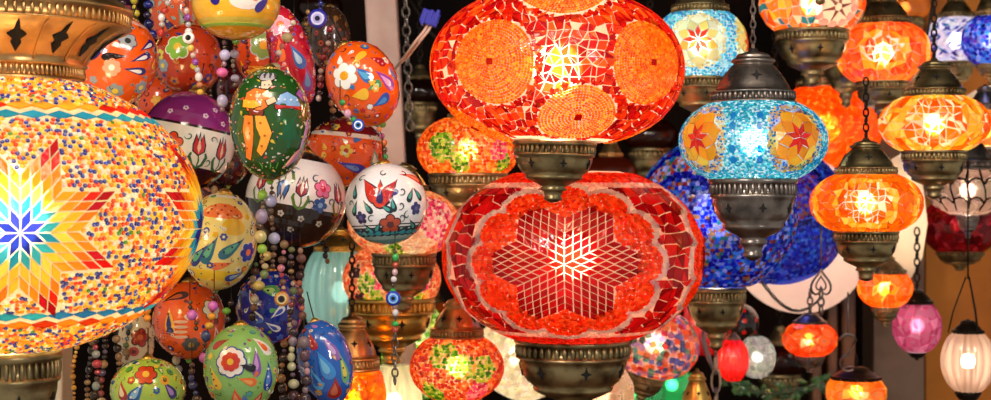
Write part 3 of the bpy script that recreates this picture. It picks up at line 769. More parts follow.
# teal ribbed glass, amber and cream below
M_TEAL = glassy('teal_ribbed_glass', .4, .45, .1, rough=.4, clear=.12, gloss=.16, groughness=.05, bumpy=.3, bscale=20)
lamp(341, 292, 38, 56, 2.2, 'pale teal ribbed glass lamp behind the copper cap', None, shell='9cccc4', glass=M_TEAL, ribs=(20, .07), cap=(26, 24), base=(22, 30), chain=70, energy=.14, tint=(.95, 1, .92), metal='brass')
lamp(352, 398, 33, 48, 1.95, 'glowing amber globe under a tall copper cap at the bottom', pat_chips(7, ['f8a818', 'ffb828', 'f09810'], fill=1.4), shell='f8a820', cap=(27, 58), chain=70, energy=.8, tint=(1, .8, .4), metal='copper', bot=14)
lamp(394, 400, 28, 40, 2.2, 'cream ribbed glass globe at the bottom edge beneath the brass fitting', None, shell='e8dcb0', glass=M_TEAL, ribs=(14, .06), energy=.5, tint=(1, .95, .75), top=14, bot=10)
lamp(418, 352, 36, 48, 2.5, 'lime green chip globe behind the dark red brown cap', pat_chips(5, ['a8c850', '70a838', 'd8e088', '4c9030', 'e8e8b0']), shell='e0e8b0', energy=.6, tint=(1, .95, .7), top=14, bot=14)
# right side small lamps
def pat_wb(S, mb):
    S.scatter(mb, 4, ['f0f0f8', 'ffffff', 'd8dcf0'], -1.1, 1.1, 2.2, 'chip', fill=1.3)
    for i in range(60):
        a = S.anchor(rnd.uniform(-26, 26), rnd.uniform(-22, 22)); t = rnd.choice((-.6, .6))
        S.tile(mb, a, [(x*cos(t)-y*sin(t), x*sin(t)+y*cos(t)) for x, y in ((-4, 0), (0, -1.3), (4, 0), (0, 1.3))], lin(rnd.choice(['2a3cb8', '3a68d0', '3a2c98', '40a0c8'])), .002, gap=.1)
lamp(956, 40, 30, 26, 2.85, 'white lamp with slanting blue dashes near the top right corner', pat_wb, shell='f8f4ff', cap=(17, 24), base=(17, 30), chain=50, energy=.7, tint=(1, .92, .95), detail=0)
lamp(990, 40, 27, 27, 2.35, 'blue and violet chip lamp at the right edge near the top', pat_chips(4, ['2838b0', '3c68d0', '1c1c80', '48a8d8', '6a3cb0', 'c8d8f0']), shell='98a8f0', energy=.6, tint=(.95, .93, 1), cap=(14, 30), base=(13, 20), chain=40, detail=0)
lamp(960, 226, 37, 31, 3.0, 'wine red glass lamp under the white flower panel at the right', pat_chips(9, ['8c1420', 'a01c28', '780c1c', '6a0a18'], fill=1.35), shell='a02838', energy=.45, tint=(1, .7, .6), cap=(24, 26), base=(22, 20), chain=20, detail=0)
def pat_pieced(S, mb):
    S.shatter(mb, 15, 16, ['f0dcd4', 'f8e8e0', 'e8ccc4'], -1.15, 1.1, 2.2, h=.0018, gap=.9, tri=.1, jit=.3)
    for k in range(9):
        az = -1.6+k*.4
        S.stroke(mb, (az, 0), [(0, -22), (2, -10), (0, 0), (-2, 10), (0, 22)], 1.8, '140c08', 9, taper=False)
        for v in (-10, 8): S.stroke(mb, (az+.2, 0), [(-8, v-3), (-4, v+2), (0, v+3), (4, v+2), (8, v-3)], 1.8, '140c08', 9, taper=False)
lamp(968, 190, 40, 26, 2.3, 'leaded white flower petal lamp beneath the right edge fittings', pat_pieced, shell='a08878', energy=1.2, tint=(1, .86, .78), cap=(26, 40), base=(10, 24), chain=30, metal='grey', detail=0)
OR2 = ['f05c14', 'e84810', 'f88024', 'f06c18']
lamp(810, 339, 27, 19, 2.35, 'small flattened orange red lamp in front of wooden slats', pat_orange(7, OR2, cen=5), shell='ffc088', energy=1.2, tint=(1, .88, .62), cap=(16, 12), base=(14, 18), chain=22, detail=0, metal='grey')
lamp(856, 392, 30, 21, 2.25, 'small orange lamp hanging at the bottom edge from a hooked wire', pat_orange(8, ['f88c1c', 'f07c18', 'ffa030'], cen=7), shell='ffd088', energy=1.2, tint=(1, .88, .62), cap=(24, 14), base=(14, 18), chain=10, detail=0, metal='dark')
lamp(885, 288, 27, 21, 2.4, 'small orange lamp with dark leaf-shaped mounts, left of the pink one', pat_orange(8, ['f47818', 'ee6410', 'f89028'], cen=7), shell='ffc878', energy=1.2, tint=(1, .88, .62), cap=(20, 20), base=(13, 22), chain=30, detail=0, metal='bronze')
lamp(917, 326, 24, 28, 2.5, 'small pink crackled lamp in front of the grey brown pillar', pat_orange(9, ['c8688c', 'b85078', 'd088a4'], cen=0), shell='e8b0c4', energy=.5, tint=(1, .9, .86), cap=(15, 16), base=(8, 8), chain=60, detail=0, metal='dark')
e, S, off = lamp(968, 361, 26, 34, 2.15, 'clear peach ribbed glass lantern hung from three wires on the orange wall side', None, shell='f0d0bc', glass=M_BLOWN, ribs=(14, .08), energy=.5, tint=(1, .8, .6), cap=(15, 14), base=(12, 14), detail=0, metal='dark')
m = MB(); s = S.s
for k in range(3):
    t = k*2*pi/3+.5; tube(m, [(19*s*sin(t), -19*s*cos(t), 28*s), (14*s*sin(t), -14*s*cos(t), 50*s), (2*s*sin(t), -2*s*cos(t), 84*s)], .8*s)
tube(m, [(0, 0, 82*s), (0, 0, 200*s)], .9*s); m.build('hanging_wire', M_WIRE, e, off)
lamp(757, 357, 18, 22, 2.5, 'small white crackled globe next to the red ribbed one', pat_orange(9, ['f4f0e8', 'fffaf0', 'e8e4dc'], cen=0), shell='a8a8a0', energy=.7, tint=(1, .95, .88), top=6, bot=6, chain=14, chain_style='wire')
M_REDG = glassy('red_ribbed_glass', .35, .4, .15, rough=.2, clear=.05, gloss=.14, groughness=.05, bumpy=.1)
lamp(733, 360, 15, 23, 2.4, 'small glossy red ribbed glass globe beside the white crackled one', None, shell='e01810', glass=M_REDG, ribs=(12, .12), energy=.7, tint=(1, .7, .6), cap=(7, 8), bot=6, chain=30, detail=0)
lamp(706, 318, 22, 40, 2.45, 'dark crimson glass lamp behind the blue lamp stem', None, shell='b01018', glass=M_REDG, ribs=(10, .1), energy=.4, tint=(1, .7, .6), top=8, bot=8)
# milk glass cone shade behind the amber lamps
s = 2.6/F; m = MB(); c = at(893, 222, 2.6)
lathe(m, [(r*s, z*s) for r, z in ((3, 70), (12, 62), (24, 36), (33, 4), (34, -30), (22, -66), (21, -66), (32, -30), (31, 4), (22, 36), (10, 60))], col=lin('fff4e4'), n=40)
e = thing('pendant_shade', 'tall milk white glass shade behind the amber lamp with the cracked centre', 'lampshade', c, (0, .18, 0)); m.build('glass_shade', M_FROST, e)
point(e, 0, .5, (1, .9, .76), .03)
m = MB(); tube(m, [(0, 0, 69*s), (0, 0, 330*s)], 1.5*s); m.build('hanging_cord', M_WIRE, e)
s = 2.9/F; m = MB(); c = at(990, 120, 2.9)
lathe(m, [(r*s, z*s) for r, z in ((3, 34), (14, 30), (40, 14), (58, -14), (62, -36), (60, -36), (56, -14), (38, 12), (12, 28))], col=lin('fff4e4'), n=40)
e = thing('pendant_shade', 'wide milk white glass shade at the right edge behind the amber lamps', 'lampshade', c); m.build('glass_shade', M_FROST, e)
point(e, -.02, .6, (1, .9, .78), .03)
m = MB(); tube(m, [(0, 0, 33*s), (0, 0, 330*s)], 1.5*s); m.build('hanging_cord', M_WIRE, e)
# bronze cups of lamps that hang above or behind
def cup(px, py, R, h, Y, label, metal='bronze', globe=None, energy=0, down=True, gh=None, pattern=None, chain=120):
    """lower fitting seen below a lamp; the globe sits on it"""
    gl = globe or ('e88030'); gh = gh or R*.9
    return lamp(px, py-gh*.8, R*1.35, gh, Y, label, pattern, shell=gl, base=(R, h), energy=energy, metal=metal, detail=0, top=R*.5, cap=(R*.6, R), q=.9, chain=chain)
cup(820, -50, 22, 58, 2.05, 'hidden lamp whose slim bronze tip hangs over the pink flower lamp')
cup(846, 58, 20, 52, 2.6, 'small lamp with dark pointed bronze cup left of the orange red lamp', globe='f0a060', energy=.4)
cup(985, 150, 26, 44, 2.43, 'small amber lamp with grey cup cut by the right edge', metal='grey', globe='f8b060', energy=.5, chain=0)

# heart shaped chain ornament before the milk-pink globe
s = 2.1/F; c = at(821, 284, 2.1); e = thing('chain_swag', 'dark wire chain swag with a heart-shaped link before the milk-pink globe', 'chain', c)
m = MB(); HT = [(10*s*sin(t)**3, 0, -s*(11.5*cos(t)-4.5*cos(2*t)-1.8*cos(3*t)-.8*cos(4*t))) for t in [2*pi*i/26 for i in range(26)]]
tube(m, HT, 1.2*s, closed=True, n=6)
tube(m, [(x*.5, y, z*.55) for x, y, z in HT], .9*s, closed=True, n=6); m.build('heart_link', M_GREY, e)
m = MB(); link_chain(m, (0, 0, -6*s), (0, 0, -30*s), 9*s, 6*s, 1.1*s); m.build('drop_chain', M_GREY, e)
m = MB(); pp = [(-s*(66-66*t), 0, s*(12-34*sin(pi*min(1, t*1.0)*.82)-8*t)) for t in [i/9 for i in range(10)]]
for a, b in zip(pp[:-1], pp[1:]): link_chain(m, a, b, 10*s, 5*s, .9*s)
m.build('swag_chain', M_GREY, e)
m = MB(); tube(m, [(0, 0, 18*s), (0, 0, 60*s)], .9*s); m.build('hanging_wire', M_GREY, e)
# S hook wire by the wooden slats
s = 2.2/F; c = at(848, 352, 2.2); m = MB()
tube(m, [(0, 0, 60*s), (0, 0, 18*s)], .8*s); tube(m, [(9*s*cos(t), 0, (9+9*sin(t))*s) for t in [pi*.9-i*.3 for i in range(9)]]+[(0, 0, -2*s)]+[(8*s*cos(t), 0, (-11+8*sin(t))*s) for t in [pi*.5+i*.35 for i in range(12)]], 1.3*s)
o = m.build('wire_hook', M_GREY); o.location = c; tag(o, 'pale metal S-shaped hook hanging against the wooden slats', 'hook')
# red polka-dot fabric panel behind the red glass globe
s = 2.6/F; c = at(738, 322, 2.6)
e = thing('polka_dot_pouch', 'small black cloth pouch with red dots above the red ribbed globe', 'pouch', c)
S = Surf(21, 19, s); m = MB(); S.shell(m, -1.4, 1.4, lin('14100e'), nu=30, nv=14)
for u in (-13, 0, 13):
    for v in (-9, 3, 13): m_dot(S, m, S.anchor(u+(v % 2)*3, v), 2.6, 'e02018')
m.build('cloth_bag', M_GLAZE, e); m = MB(); tube(m, [(0, 0, 18*s), (0, 0, 90*s)], 1*s); m.build('hanging_cord', M_WIRE, e)

# more fittings in the shaded depth of the stall
cup(611, 186, 19, 46, 2.75, 'lamp with red brown copper cup under the right rim of the red and orange lamp', metal='copper', globe='a04020')
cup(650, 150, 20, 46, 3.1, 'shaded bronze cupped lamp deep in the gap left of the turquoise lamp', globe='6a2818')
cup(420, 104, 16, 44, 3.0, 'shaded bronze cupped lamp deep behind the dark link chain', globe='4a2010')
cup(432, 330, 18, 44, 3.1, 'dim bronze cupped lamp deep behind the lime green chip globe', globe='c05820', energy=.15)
cup(775, 120, 18, 40, 3.2, 'dim amber lamp deep behind the turquoise lamp', globe='d06820', energy=.2)
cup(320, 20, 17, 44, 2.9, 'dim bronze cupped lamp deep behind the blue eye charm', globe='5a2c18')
cup(905, 20, 18, 40, 3.1, 'dim amber lamp deep behind the top right lamps', globe='e08838', energy=.4)
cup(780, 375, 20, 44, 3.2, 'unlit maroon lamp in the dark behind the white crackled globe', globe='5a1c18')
# leafy garland low in the dark
s = 2.8/F; c = at(795, 386, 2.8); e = thing('leaf_garland', 'dark green leafy garland drooping low behind the small lamps', 'garland', c)
m = MB(); vine = [((-75+150*t)*s, 0, (6*cos(t*9)-6*t)*s) for t in [i/20 for i in range(21)]]; tube(m, vine, 1.4*s, lin('2c4820')); m.build('vine_stem', M_BEAD, e)
m = MB()
for k in range(95):
    x, y, z = vine[rnd.randrange(21)]; t = rnd.uniform(0, 6.28); L = rnd.uniform(7, 12)*s; w = L*.28; cx, cz = x+rnd.uniform(-4, 4)*s, z+rnd.uniform(-4, 4)*s
    d = Vector((cos(t), rnd.uniform(-.4, .4), sin(t))); q = Vector((-sin(t), rnd.uniform(-.5, .5), cos(t)))
    P0 = Vector((cx, y, cz)); m.add([tuple(P0), tuple(P0+d*L*.5+q*w), tuple(P0+d*L), tuple(P0+d*L*.5-q*w), tuple(P0+d*L*.5+Vector((0, -w*.4, 0)))], [(0, 1, 4), (1, 2, 4), (2, 3, 4), (3, 0, 4)], vary(lin(rnd.choice(['3c6838', '2c5428', '5c8448'])), .2))
m.build('foliage', M_BEAD, e)
# ---------------------------------------------------------------- painted ceramics
GC = 'hanging painted ceramic ornaments'
def ceramic(px, py, hw, hh, Y, label, paint, base='e85c1c', roll=0, k=0.0, q=1.0, zone=None, name='ceramic_ball', cat='ornament', hook='8a6c40', stem=30, knob='68a030', yaw=0):
    s = Y/F; S = Surf(hw, hh, s, k, q); c = at(px, py, Y); e = thing(name, label, cat, c, (0, roll, -atan2(c.x, Y)+yaw), GC)
    off = (0, 0, S.b); e.location = c+e.rotation_euler.to_matrix() @ Vector((0, 0, -S.b))
    m = MB(); S.shell(m, -pi/2*.998, pi/2*.998, lin(base), nu=56, nv=28, zone=[(a, lin(b)) for a, b in zone] if zone else None)
    paint(S, m); m.build('painted_body', M_GLAZE, e, off)
    # filigree caps, cord and a small knob below
    m = MB(); r = hw*.17*s; zt = S.b
    lathe(m, [(r, zt-.0022), (r*1.05, zt-.001), (r*.8, zt+r*.3), (r*.35, zt+r*.6), (.0006, zt+r*.65)], n=16)
    for i in range(8):
        t = i*pi/4; sphere_into(m, (r*sin(t), -r*cos(t), zt-.0006), r*.2, (.5, .5, .5), nu=6, nv=4)
    cp = m.build('filigree_cap', M_BRASS, e, off)
    if stem:
        m = MB(); tube(m, [(0, 0, zt+r*.5), (0, 0, zt+stem*s)], .0006); m.build('cord', M_WIRE, e, off)
    if knob:
        m = MB(); sphere_into(m, (0, 0, -S.b-.001), r*.55, lin(knob)); m.build('bottom_bead', M_BEAD, e, off)
        m = MB(); lathe(m, [(r*.9, -zt+.002), (r*.9, -zt+.0005), (r*.4, -zt-.001)], n=12); m.build('bottom_cap', M_BRASS, e, off)
    return e, S

def p_c1(S, m):
    S.poly(m, S.anchor(-19, 6), drop_shape(32, 11), '241a6c', 2, rot=-.6)
    for k in (-8, 0, 8): m_dot(S, m, S.anchor(-19+k*.56, 6+k*.82), 1.7, 'f8d858', '241a6c', 4)
    S.poly(m, S.anchor(-3, 2), drop_shape(26, 8), '1c1418', 2, rot=-1.25)
    for a, b, r_ in ((22, 8, -1.0), (20, -6, -1.4), (24, 22, -.9)): m_drop(S, m, S.anchor(a, b), 20, 6, r_+pi, '2c2478', 'f4f0f0')
    m_flower(S, m, S.anchor(4, 20), 8, '9a9ca0', '282828', 6, 0, '3a3060'); m_flower(S, m, S.anchor(-30, -8), 7, '98a098', 'e8d050', 6, 0)
    m_flower(S, m, S.anchor(-2, -10), 8, 'f0a080', 'f4e8d8', 7, 0); m_flower(S, m, S.anchor(8, -30), 8, '9098a0', 'e8c840', 6)
    m_flower(S, m, S.anchor(30, -18), 7, '989cb0', 'f0d860', 6)
    filler(S, m, ['f8c040', '9a9ca0', '2c2478', 'f08060'], '2a1a30', 26, 3.2, avoid=[(S.anchor(0, 5), 26)])
e, S = ceramic(117, 62, 40, 46, 1.5, 'orange ceramic ball with navy and grey motifs right of the copper neck', p_c1, 'ee5a14', roll=.32, zone=[(1.02, 'd8a89c'), (1.18, '8c2c28')], name='ceramic_ball')

def p_c2(S, m):
    m_flower(S, m, S.anchor(-10, 10), 11, '88b838', 'e8b828', 6, .2, 'e8e4c8'); m_flower(S, m, S.anchor(-24, -8), 6, '8898a0', 'f0c840', 6)
    filler(S, m, ['a83828', '48407c', 'd8c848', 'c87840', '6a7888'], '2a1418', 26, 4, avoid=[(S.anchor(-10, 10), 12)])
ceramic(188, 60, 34, 36, 1.66, 'brick orange ceramic ball with a big lime green flower', p_c2, 'b83818')
def p_c3(S, m):
    S.poly(m, S.anchor(-24, 4), drop_shape(24, 10), '2c2888', 2, rot=.5); m_dot(S, m, S.anchor(-24, 2), 3, 'f0e8d0', '2c2888', 4)
    S.poly(m, S.anchor(26, -2), drop_shape(24, 9), '34308c', 2, rot=-.8); m_flower(S, m, S.anchor(16, 8), 9, 'f08048', 'f8d8b0', 5, 0)
    m_flower(S, m, S.anchor(-4, 12), 8, 'b8c8d8', 'f0e8f0', 5); S.poly(m, S.anchor(10, -2), circ(14, rx=1.2, ry=.6), 'f4e4dc', 1)
    for t in range(30): m_dot(S, m, (-1.6+t*.11, -.72), 2.2, '9cc050')
ceramic(236, 4, 44, 36, 1.45, 'bright yellow ceramic bowl-shaped ball at the top edge', p_c3, 'f4b428', zone=[(-1.0, 'e8a01c'), (-.72, 'd8c050'), (-.5, 'f4b830'), (.2, 'f4cc68')])
def p_c4(S, m):
    for u, c in ((-14, 'd83c20'), (12, 'c03038'), (34, 'b83840'), (-34, 'c84828')):
        a = S.anchor(u, -6); 
        if c == 'd83c20': m_flower(S, m, a, 9, c, 'e89030', 5, .3, '2a2020')
        else: m_tulip(S, m, a, 15, .1, c, 'f0c0a8', '38684c')
    for u, v in ((-24, -18), (0, 4), (24, 4), (2, -18), (22, -18)): m_curl(S, m, S.anchor(u, v), 4, rnd.random()*6, '24504c')
    for u, v in ((-8, 30), (12, 26), (20, 34), (-22, 24), (30, 22)): m_flower(S, m, S.anchor(u, v), 2.6, 'e8d0e8', '9c3c78', 5)
ceramic(188, 141, 47, 50, 1.61, 'ceramic ball with purple glazed top and white tulip band', p_c4, '3c1018', roll=.2, zone=[(-.52, 'ece8e4'), (.26, '241018'), (.31, '8c2c7c')])
def p_c5(S, m):
    def P(pts, col, L=2):
        cx, cy = sum(q[0] for q in pts)/len(pts), sum(q[1] for q in pts)/len(pts); loc = [(x-cx, y-cy) for x, y in pts]
        out = [(x+(1.0*x/(hypot(x, y) or 1)), y+(1.0*y/(hypot(x, y) or 1))) for x, y in loc]
        S.poly(m, S.anchor(cx, cy), out, '20100c', L-.5); S.poly(m, S.anchor(cx, cy), loc, col, L)
    g = lambda *p: [(x-270, 123-y) for x, y in p]
    P(g((246, 92), (254, 88), (266, 90), (270, 98), (268, 108), (260, 114), (248, 112), (244, 102)), 'f07828', 2)
    P(g((243, 100), (258, 102), (262, 107), (254, 110), (243, 108)), 'f8b030', 4)
    P(g((250, 110), (264, 112), (263, 117), (250, 116)), '7c3018', 4)
    P(g((247, 116), (256, 117), (256, 134), (252, 150), (246, 163), (241, 160), (245, 146), (244, 130)), 'f08028', 2)
    P(g((256, 117), (266, 117), (272, 134), (266, 150), (260, 158), (256, 152), (261, 138), (257, 128)), 'f8a838', 3)
    P(g((262, 82), (270, 80), (272, 86), (268, 92), (262, 91)), 'f0d0b0', 4)
    for k in range(7): S.stroke(m, S.anchor(-8+k*2.2, 46), [(-1, -5), (-2+k*.4, 0), (0, 4)], 1.9, 'b8b0b8' if k % 2 else '4a4450', 5)
    P(g((266, 102), (274, 98), (276, 103), (268, 107)), 'f0c8a0', 4)
    P(g((274, 104), (280, 95), (288, 92), (298, 97), (302, 106), (290, 110)), '88b0e0', 2)
    P(g((274, 105), (302, 106), (302, 110), (275, 110)), 'c02828', 4)
    P(g((275, 110), (300, 110), (304, 140), (290, 150), (276, 140)), '0e5a34', 1)
    P(g((292, 94), (300, 88), (307, 96), (304, 104)), 'a058a8', 3)
    P(g((304, 118), (309, 126), (300, 160), (292, 172), (290, 168), (298, 146)), 'c888b8', 3)
    P(g((292, 150), (298, 146), (290, 166), (284, 172)), 'f0a090', 4)
    P(g((300, 96), (306, 96), (302, 102)), 'f0b890', 5)
    P(g((258, 76), (270, 73), (275, 79), (271, 84), (262, 83)), 'b8b0b0', 4)
    for x, y in ((265, 87), (269, 87)): m_dot(S, m, S.anchor(x-270, 123-y), .7, '201010', L=6)
    for x, y in ((252, 97), (258, 94), (264, 96), (262, 102), (250, 104)): m_dot(S, m, S.anchor(x-270, 123-y), 1.0, 'f8d870', L=5)
    for x, y in ((250, 124), (250, 134), (248, 148), (261, 124), (265, 136), (262, 146)): m_dot(S, m, S.anchor(x-270, 123-y), 1.1, 'c04818', L=5)
    for x in (278, 284, 290, 296): m_dot(S, m, S.anchor(x-270, 22), 1.0, 'e8f0f8', L=5)
    for x in (262, 270, 276, 284): S.stroke(m, S.anchor(x-270, -42), [(0, -4), (.6, 0), (rnd.uniform(-2, 2), 5)], 1.4, '68b048', 3)
    filler(S, m, ['c83828', 'e8e0d8', 'c8502c', '60a048', 'd8b838'], 'e8e0d8', 70, 1.7, avoid=[(S.anchor(-14, 18), 17), (S.anchor(-14, -14), 16), (S.anchor(18, 18), 18), (S.anchor(20, -18), 14)], kinds='do')
    for t in range(52): m_dot(S, m, (pi/2*.9, -1.4+t*.055), 1.5, 'c83070' if t % 2 else 'd8b050')
ceramic(270, 124, 40, 56, 1.38, 'dark green ceramic egg painted with two dancing figures', p_c5, '24501c', name='ceramic_egg', k=.06)
def p_c6(S, m):
    for u, c, r_ in ((-36, 'b83038', 0), (4, '9c2838', 0), (40, 'a83050', .1), (-14, '3c6cb8', 3.1)): m_tulip(S, m, S.anchor(u, 10), 14, r_, c, 'e8d8d0', '5c7c30')
    m_flower(S, m, S.anchor(24, 14), 8, 'e070a0', 'c02860', 5, .3, '501838'); m_flower(S, m, S.anchor(24, -2), 7, '3858a0', '88a8d8', 5, 0)
    for u, v in ((-22, 16), (14, -2), (-24, 0), (34, 2), (16, 22), (-6, 26), (44, 2)): m_curl(S, m, S.anchor(u, v), 4.4, rnd.random()*6, '243864')
    for u, v in ((-12, -16), (8, -18), (26, -20), (-28, -18), (0, -30)): m_flower(S, m, S.anchor(u, v), 3, 'd8d0c8', '786858', 5)
ceramic(296, 199, 50, 49, 1.6, 'ceramic ball with white tulip band over dark brown glazed bottom', p_c6, '2c1c16', roll=.18, zone=[(-.14, 'ece6e8'), (.95, '2c1c16')], knob=None)
def p_c7(S, m):
    m_flower(S, m, S.anchor(-14, 13), 12, 'f4f0ec', 'e8a020', 6, .3, 'c87850'); m_drop(S, m, S.anchor(2, 6), 18, 9, .4, '2c68b8', '58a8d8')
    m_drop(S, m, S.anchor(20, -8), 22, 10, .5, '8c3cb0', 'd8a0d8'); m_drop(S, m, S.anchor(8, -26), 17, 9, 1.7, '2858b8', '4890d8'); m_drop(S, m, S.anchor(22, 12), 14, 8, .7, 'a82030', None, 'f0a0a0')
    S.poly(m, S.anchor(-9, -12), drop_shape(18, 12), 'f0b830', 2, rot=1.2); m_drop(S, m, S.anchor(8, -10), 13, 7, 1.6, '409868', 'c8e0a0')
    S.poly(m, S.anchor(6, 22), drop_shape(22, 8), 'f0b028', 2, rot=1.9); m_drop(S, m, S.anchor(30, -4), 12, 6, .2, '4878c8')
    filler(S, m, ['f0b830', 'a84890', '3878b8', 'f4f0ec', 'c02828'], '481828', 30, 3, avoid=[(S.anchor(-14, 13), 13), (S.anchor(2, 6), 9), (S.anchor(20, -8), 11), (S.anchor(8, -26), 9), (S.anchor(22, 12), 8), (S.anchor(-9, -12), 9)])
ceramic(363, 84, 35, 44, 1.5, 'orange ceramic egg with white daisy and blue petals before the pale post', p_c7, 'ee5c14', roll=-.45, k=.05, name='ceramic_egg')
def p_c8(S, m):
    m_flower(S, m, S.anchor(-2, 32), 10, 'f0a8c0', 'f07838', 5, .3, 'f8e8f0'); m_drop(S, m, S.anchor(4, -4), 22, 10, .2, '3868b8', 'a8c8e8'); m_drop(S, m, S.anchor(8, -28), 24, 10, -.1, '9048a8', '60a0d8')
    m_drop(S, m, S.anchor(-10, 8), 20, 8, -.2, 'f0703c'); filler(S, m, ['f0a8c0', 'f07838', '4870c0', 'f8e0e8', 'a83890'], '601838', 40, 3, avoid=[(S.anchor(-2, 32), 11), (S.anchor(4, -4), 11), (S.anchor(8, -28), 11)])
ceramic(291, 56, 21, 52, 1.62, 'slim crimson ceramic egg with pink blossoms behind the green one', p_c8, 'c01c34', roll=-.28, name='ceramic_egg')
def p_c9(S, m):
    m_flower(S, m, S.anchor(0, 4), 12, '88984c', 'e89828', 7, 0, 'b8b8b0'); S.poly(m, S.anchor(0, -22), circ(14, rx=1.4, ry=.45), 'f0a830', 1); m_drop(S, m, S.anchor(-20, -20), 16, 10, 0, 'f0a020', '2c1820')
    filler(S, m, ['a8a8a0', 'f0b030', '38305c', 'c8402c'], '2a1418', 24, 3.5, avoid=[(S.anchor(0, 4), 13), (S.anchor(0, -22), 14), (S.anchor(-20, -20), 8)])
ceramic(264, 52, 31, 36, 1.72, 'vermilion ceramic ball with an olive flower eye, half hidden behind the green egg', p_c9, 'd84818')
def p_c10(S, m):
    m_drop(S, m, S.anchor(-26, -12), 16, 8, .6, '48803c', 'd8c048'); m_drop(S, m, S.anchor(6, -16), 24, 8, 1.3, '3c3cac', '7898d8'); m_drop(S, m, S.anchor(28, -4), 14, 9, .2, '58a090', 'e8e0c8')
    m_flower(S, m, S.anchor(0, 0), 6, 'e8c850', 'a83020', 5); filler(S, m, ['f0c048', '3c6cb8', '58a090', 'e8e8d8', 'b02c40'], '401828', 34, 3)
ceramic(346, 152, 40, 34, 1.7, 'orange ceramic ball with white stripe under its dark red top', p_c10, 'e8581c', zone=[(.42, 'e8d8cc'), (.56, '7c1820')], roll=.1)
def p_c11(S, m):
    for u, v, L_, w, r_, c in ((-16, 14, 30, 13, .55, 'c83020'), (2, 14, 30, 13, -.75, 'b82830'), (-7, 11, 28, 13, -.1, 'd84028')):
        S.poly(m, S.anchor(u, v), drop_shape(L_+3, w+3), '1c1430', 1, rot=r_); S.poly(m, S.anchor(u, v), drop_shape(L_, w), c, 2, rot=r_)
    S.poly(m, S.anchor(-6, 9), drop_shape(16, 7), '2c2460', 4, rot=-.2); m_drop(S, m, S.anchor(6, 13), 9, 8, .3, '3c3880')
    m_drop(S, m, S.anchor(28, 24), 26, 8, 1.1, 'd83828', 'f08060'); m_flower(S, m, S.anchor(3, -20), 9, 'b04830', '5c2420', 5, .3, '2c1820')
    for u, v, c in ((-25, -12, '302858'), (29, -6, '302c6c')): m_flower(S, m, S.anchor(u, v), 6, c, '584c8c', 5, .4); 
    for u, v, r_ in ((6, 0, .1), (-1, -4, .9), (-19, -2, .5), (-31, -2, -.5), (31, 8, .5), (24, 8, -.6), (-30, 14, .2), (24, -22, .7), (33, -20, -.3), (-18, -24, .5), (-10, -22, -.6)):
        m_drop(S, m, S.anchor(u, v), 13, 5, r_, '1c2c38', '48a098')
    for u, v in ((-22, 26), (14, -14), (16, 12), (-15, -14), (0, 30), (18, 30), (-34, 2), (14, -2), (20, -12)): m_curl(S, m, S.anchor(u, v), 4, rnd.random()*6, '24343c')
    for t in range(26): m_drop(S, m, (-1.7+t*.27, -.78), 11, 9, 1.57, '2c3c48', '3c98a0')
ceramic(386, 204, 41, 41, 1.48, 'white ceramic ball with red tulip and teal leaves', p_c11, '78b0ac', zone=[(-1.02, 'a8c8c0'), (-.62, '1c2428'), (-.58, 'ece8e8'), (-.53, '1c2428'), (-.5, 'ebe8ec'), (1.38, '6c4030')], roll=-.06, knob=None)
def p_c12(S, m):
    S.poly(m, S.anchor(0, 31), circ(16, rx=1.3, ry=.6), 'e87838', 1); 
    for k in range(10): m_dot(S, m, S.anchor(-14+k*3.1, 31+(k % 3-1)*4), 1.2, 'b02818', L=3)
    for sg, u, v, r_ in ((1, -10, -8, -.5), (1, -20, -14, -.8), (1, 12, -4, -.9)): m_drop(S, m, S.anchor(u, v), 26, 9, r_, '2c6888' if u != -20 else '2c388c', '58a890', '1c2048')
    m_flower(S, m, S.anchor(28, -8), 9, '2838b0', 'f07830', 6, .2, 'e8e0d0'); m_drop(S, m, S.anchor(4, -22), 18, 7, -1.3, 'e87848', None, 'a82818'); m_dot(S, m, S.anchor(-14, 10), 3.4, '384898', 'c8c8e0'); m_dot(S, m, S.anchor(-14, 4), 3, '384898', 'c8c8e0')
    S.poly(m, S.anchor(12, 16), circ(11, rx=1.1, ry=.8), 'e8b830', 1); m_drop(S, m, S.anchor(18, -32), 18, 8, -1, '384ca0', '90b0d8')
    filler(S, m, ['e8b428', '58a078', 'e07838', '3c4c98', 'e8e0c8'], '383050', 44, 2.6, avoid=[(S.anchor(0, 31), 18), (S.anchor(-10, -8), 12), (S.anchor(-20, -14), 9), (S.anchor(28, -8), 10), (S.anchor(4, -22), 9), (S.anchor(12, 16), 10), (S.anchor(14, -4), 9)])
ceramic(220, 241, 37, 49, 1.49, 'pale yellow ceramic egg with teal paisleys beside the big beaded lamp', p_c12, 'ead070', roll=.1, zone=[(-.9, 'f0c838'), (-.62, 'ead684'), (1.1, 'f0ece0'), (1.2, 'ead070')], name='ceramic_egg')
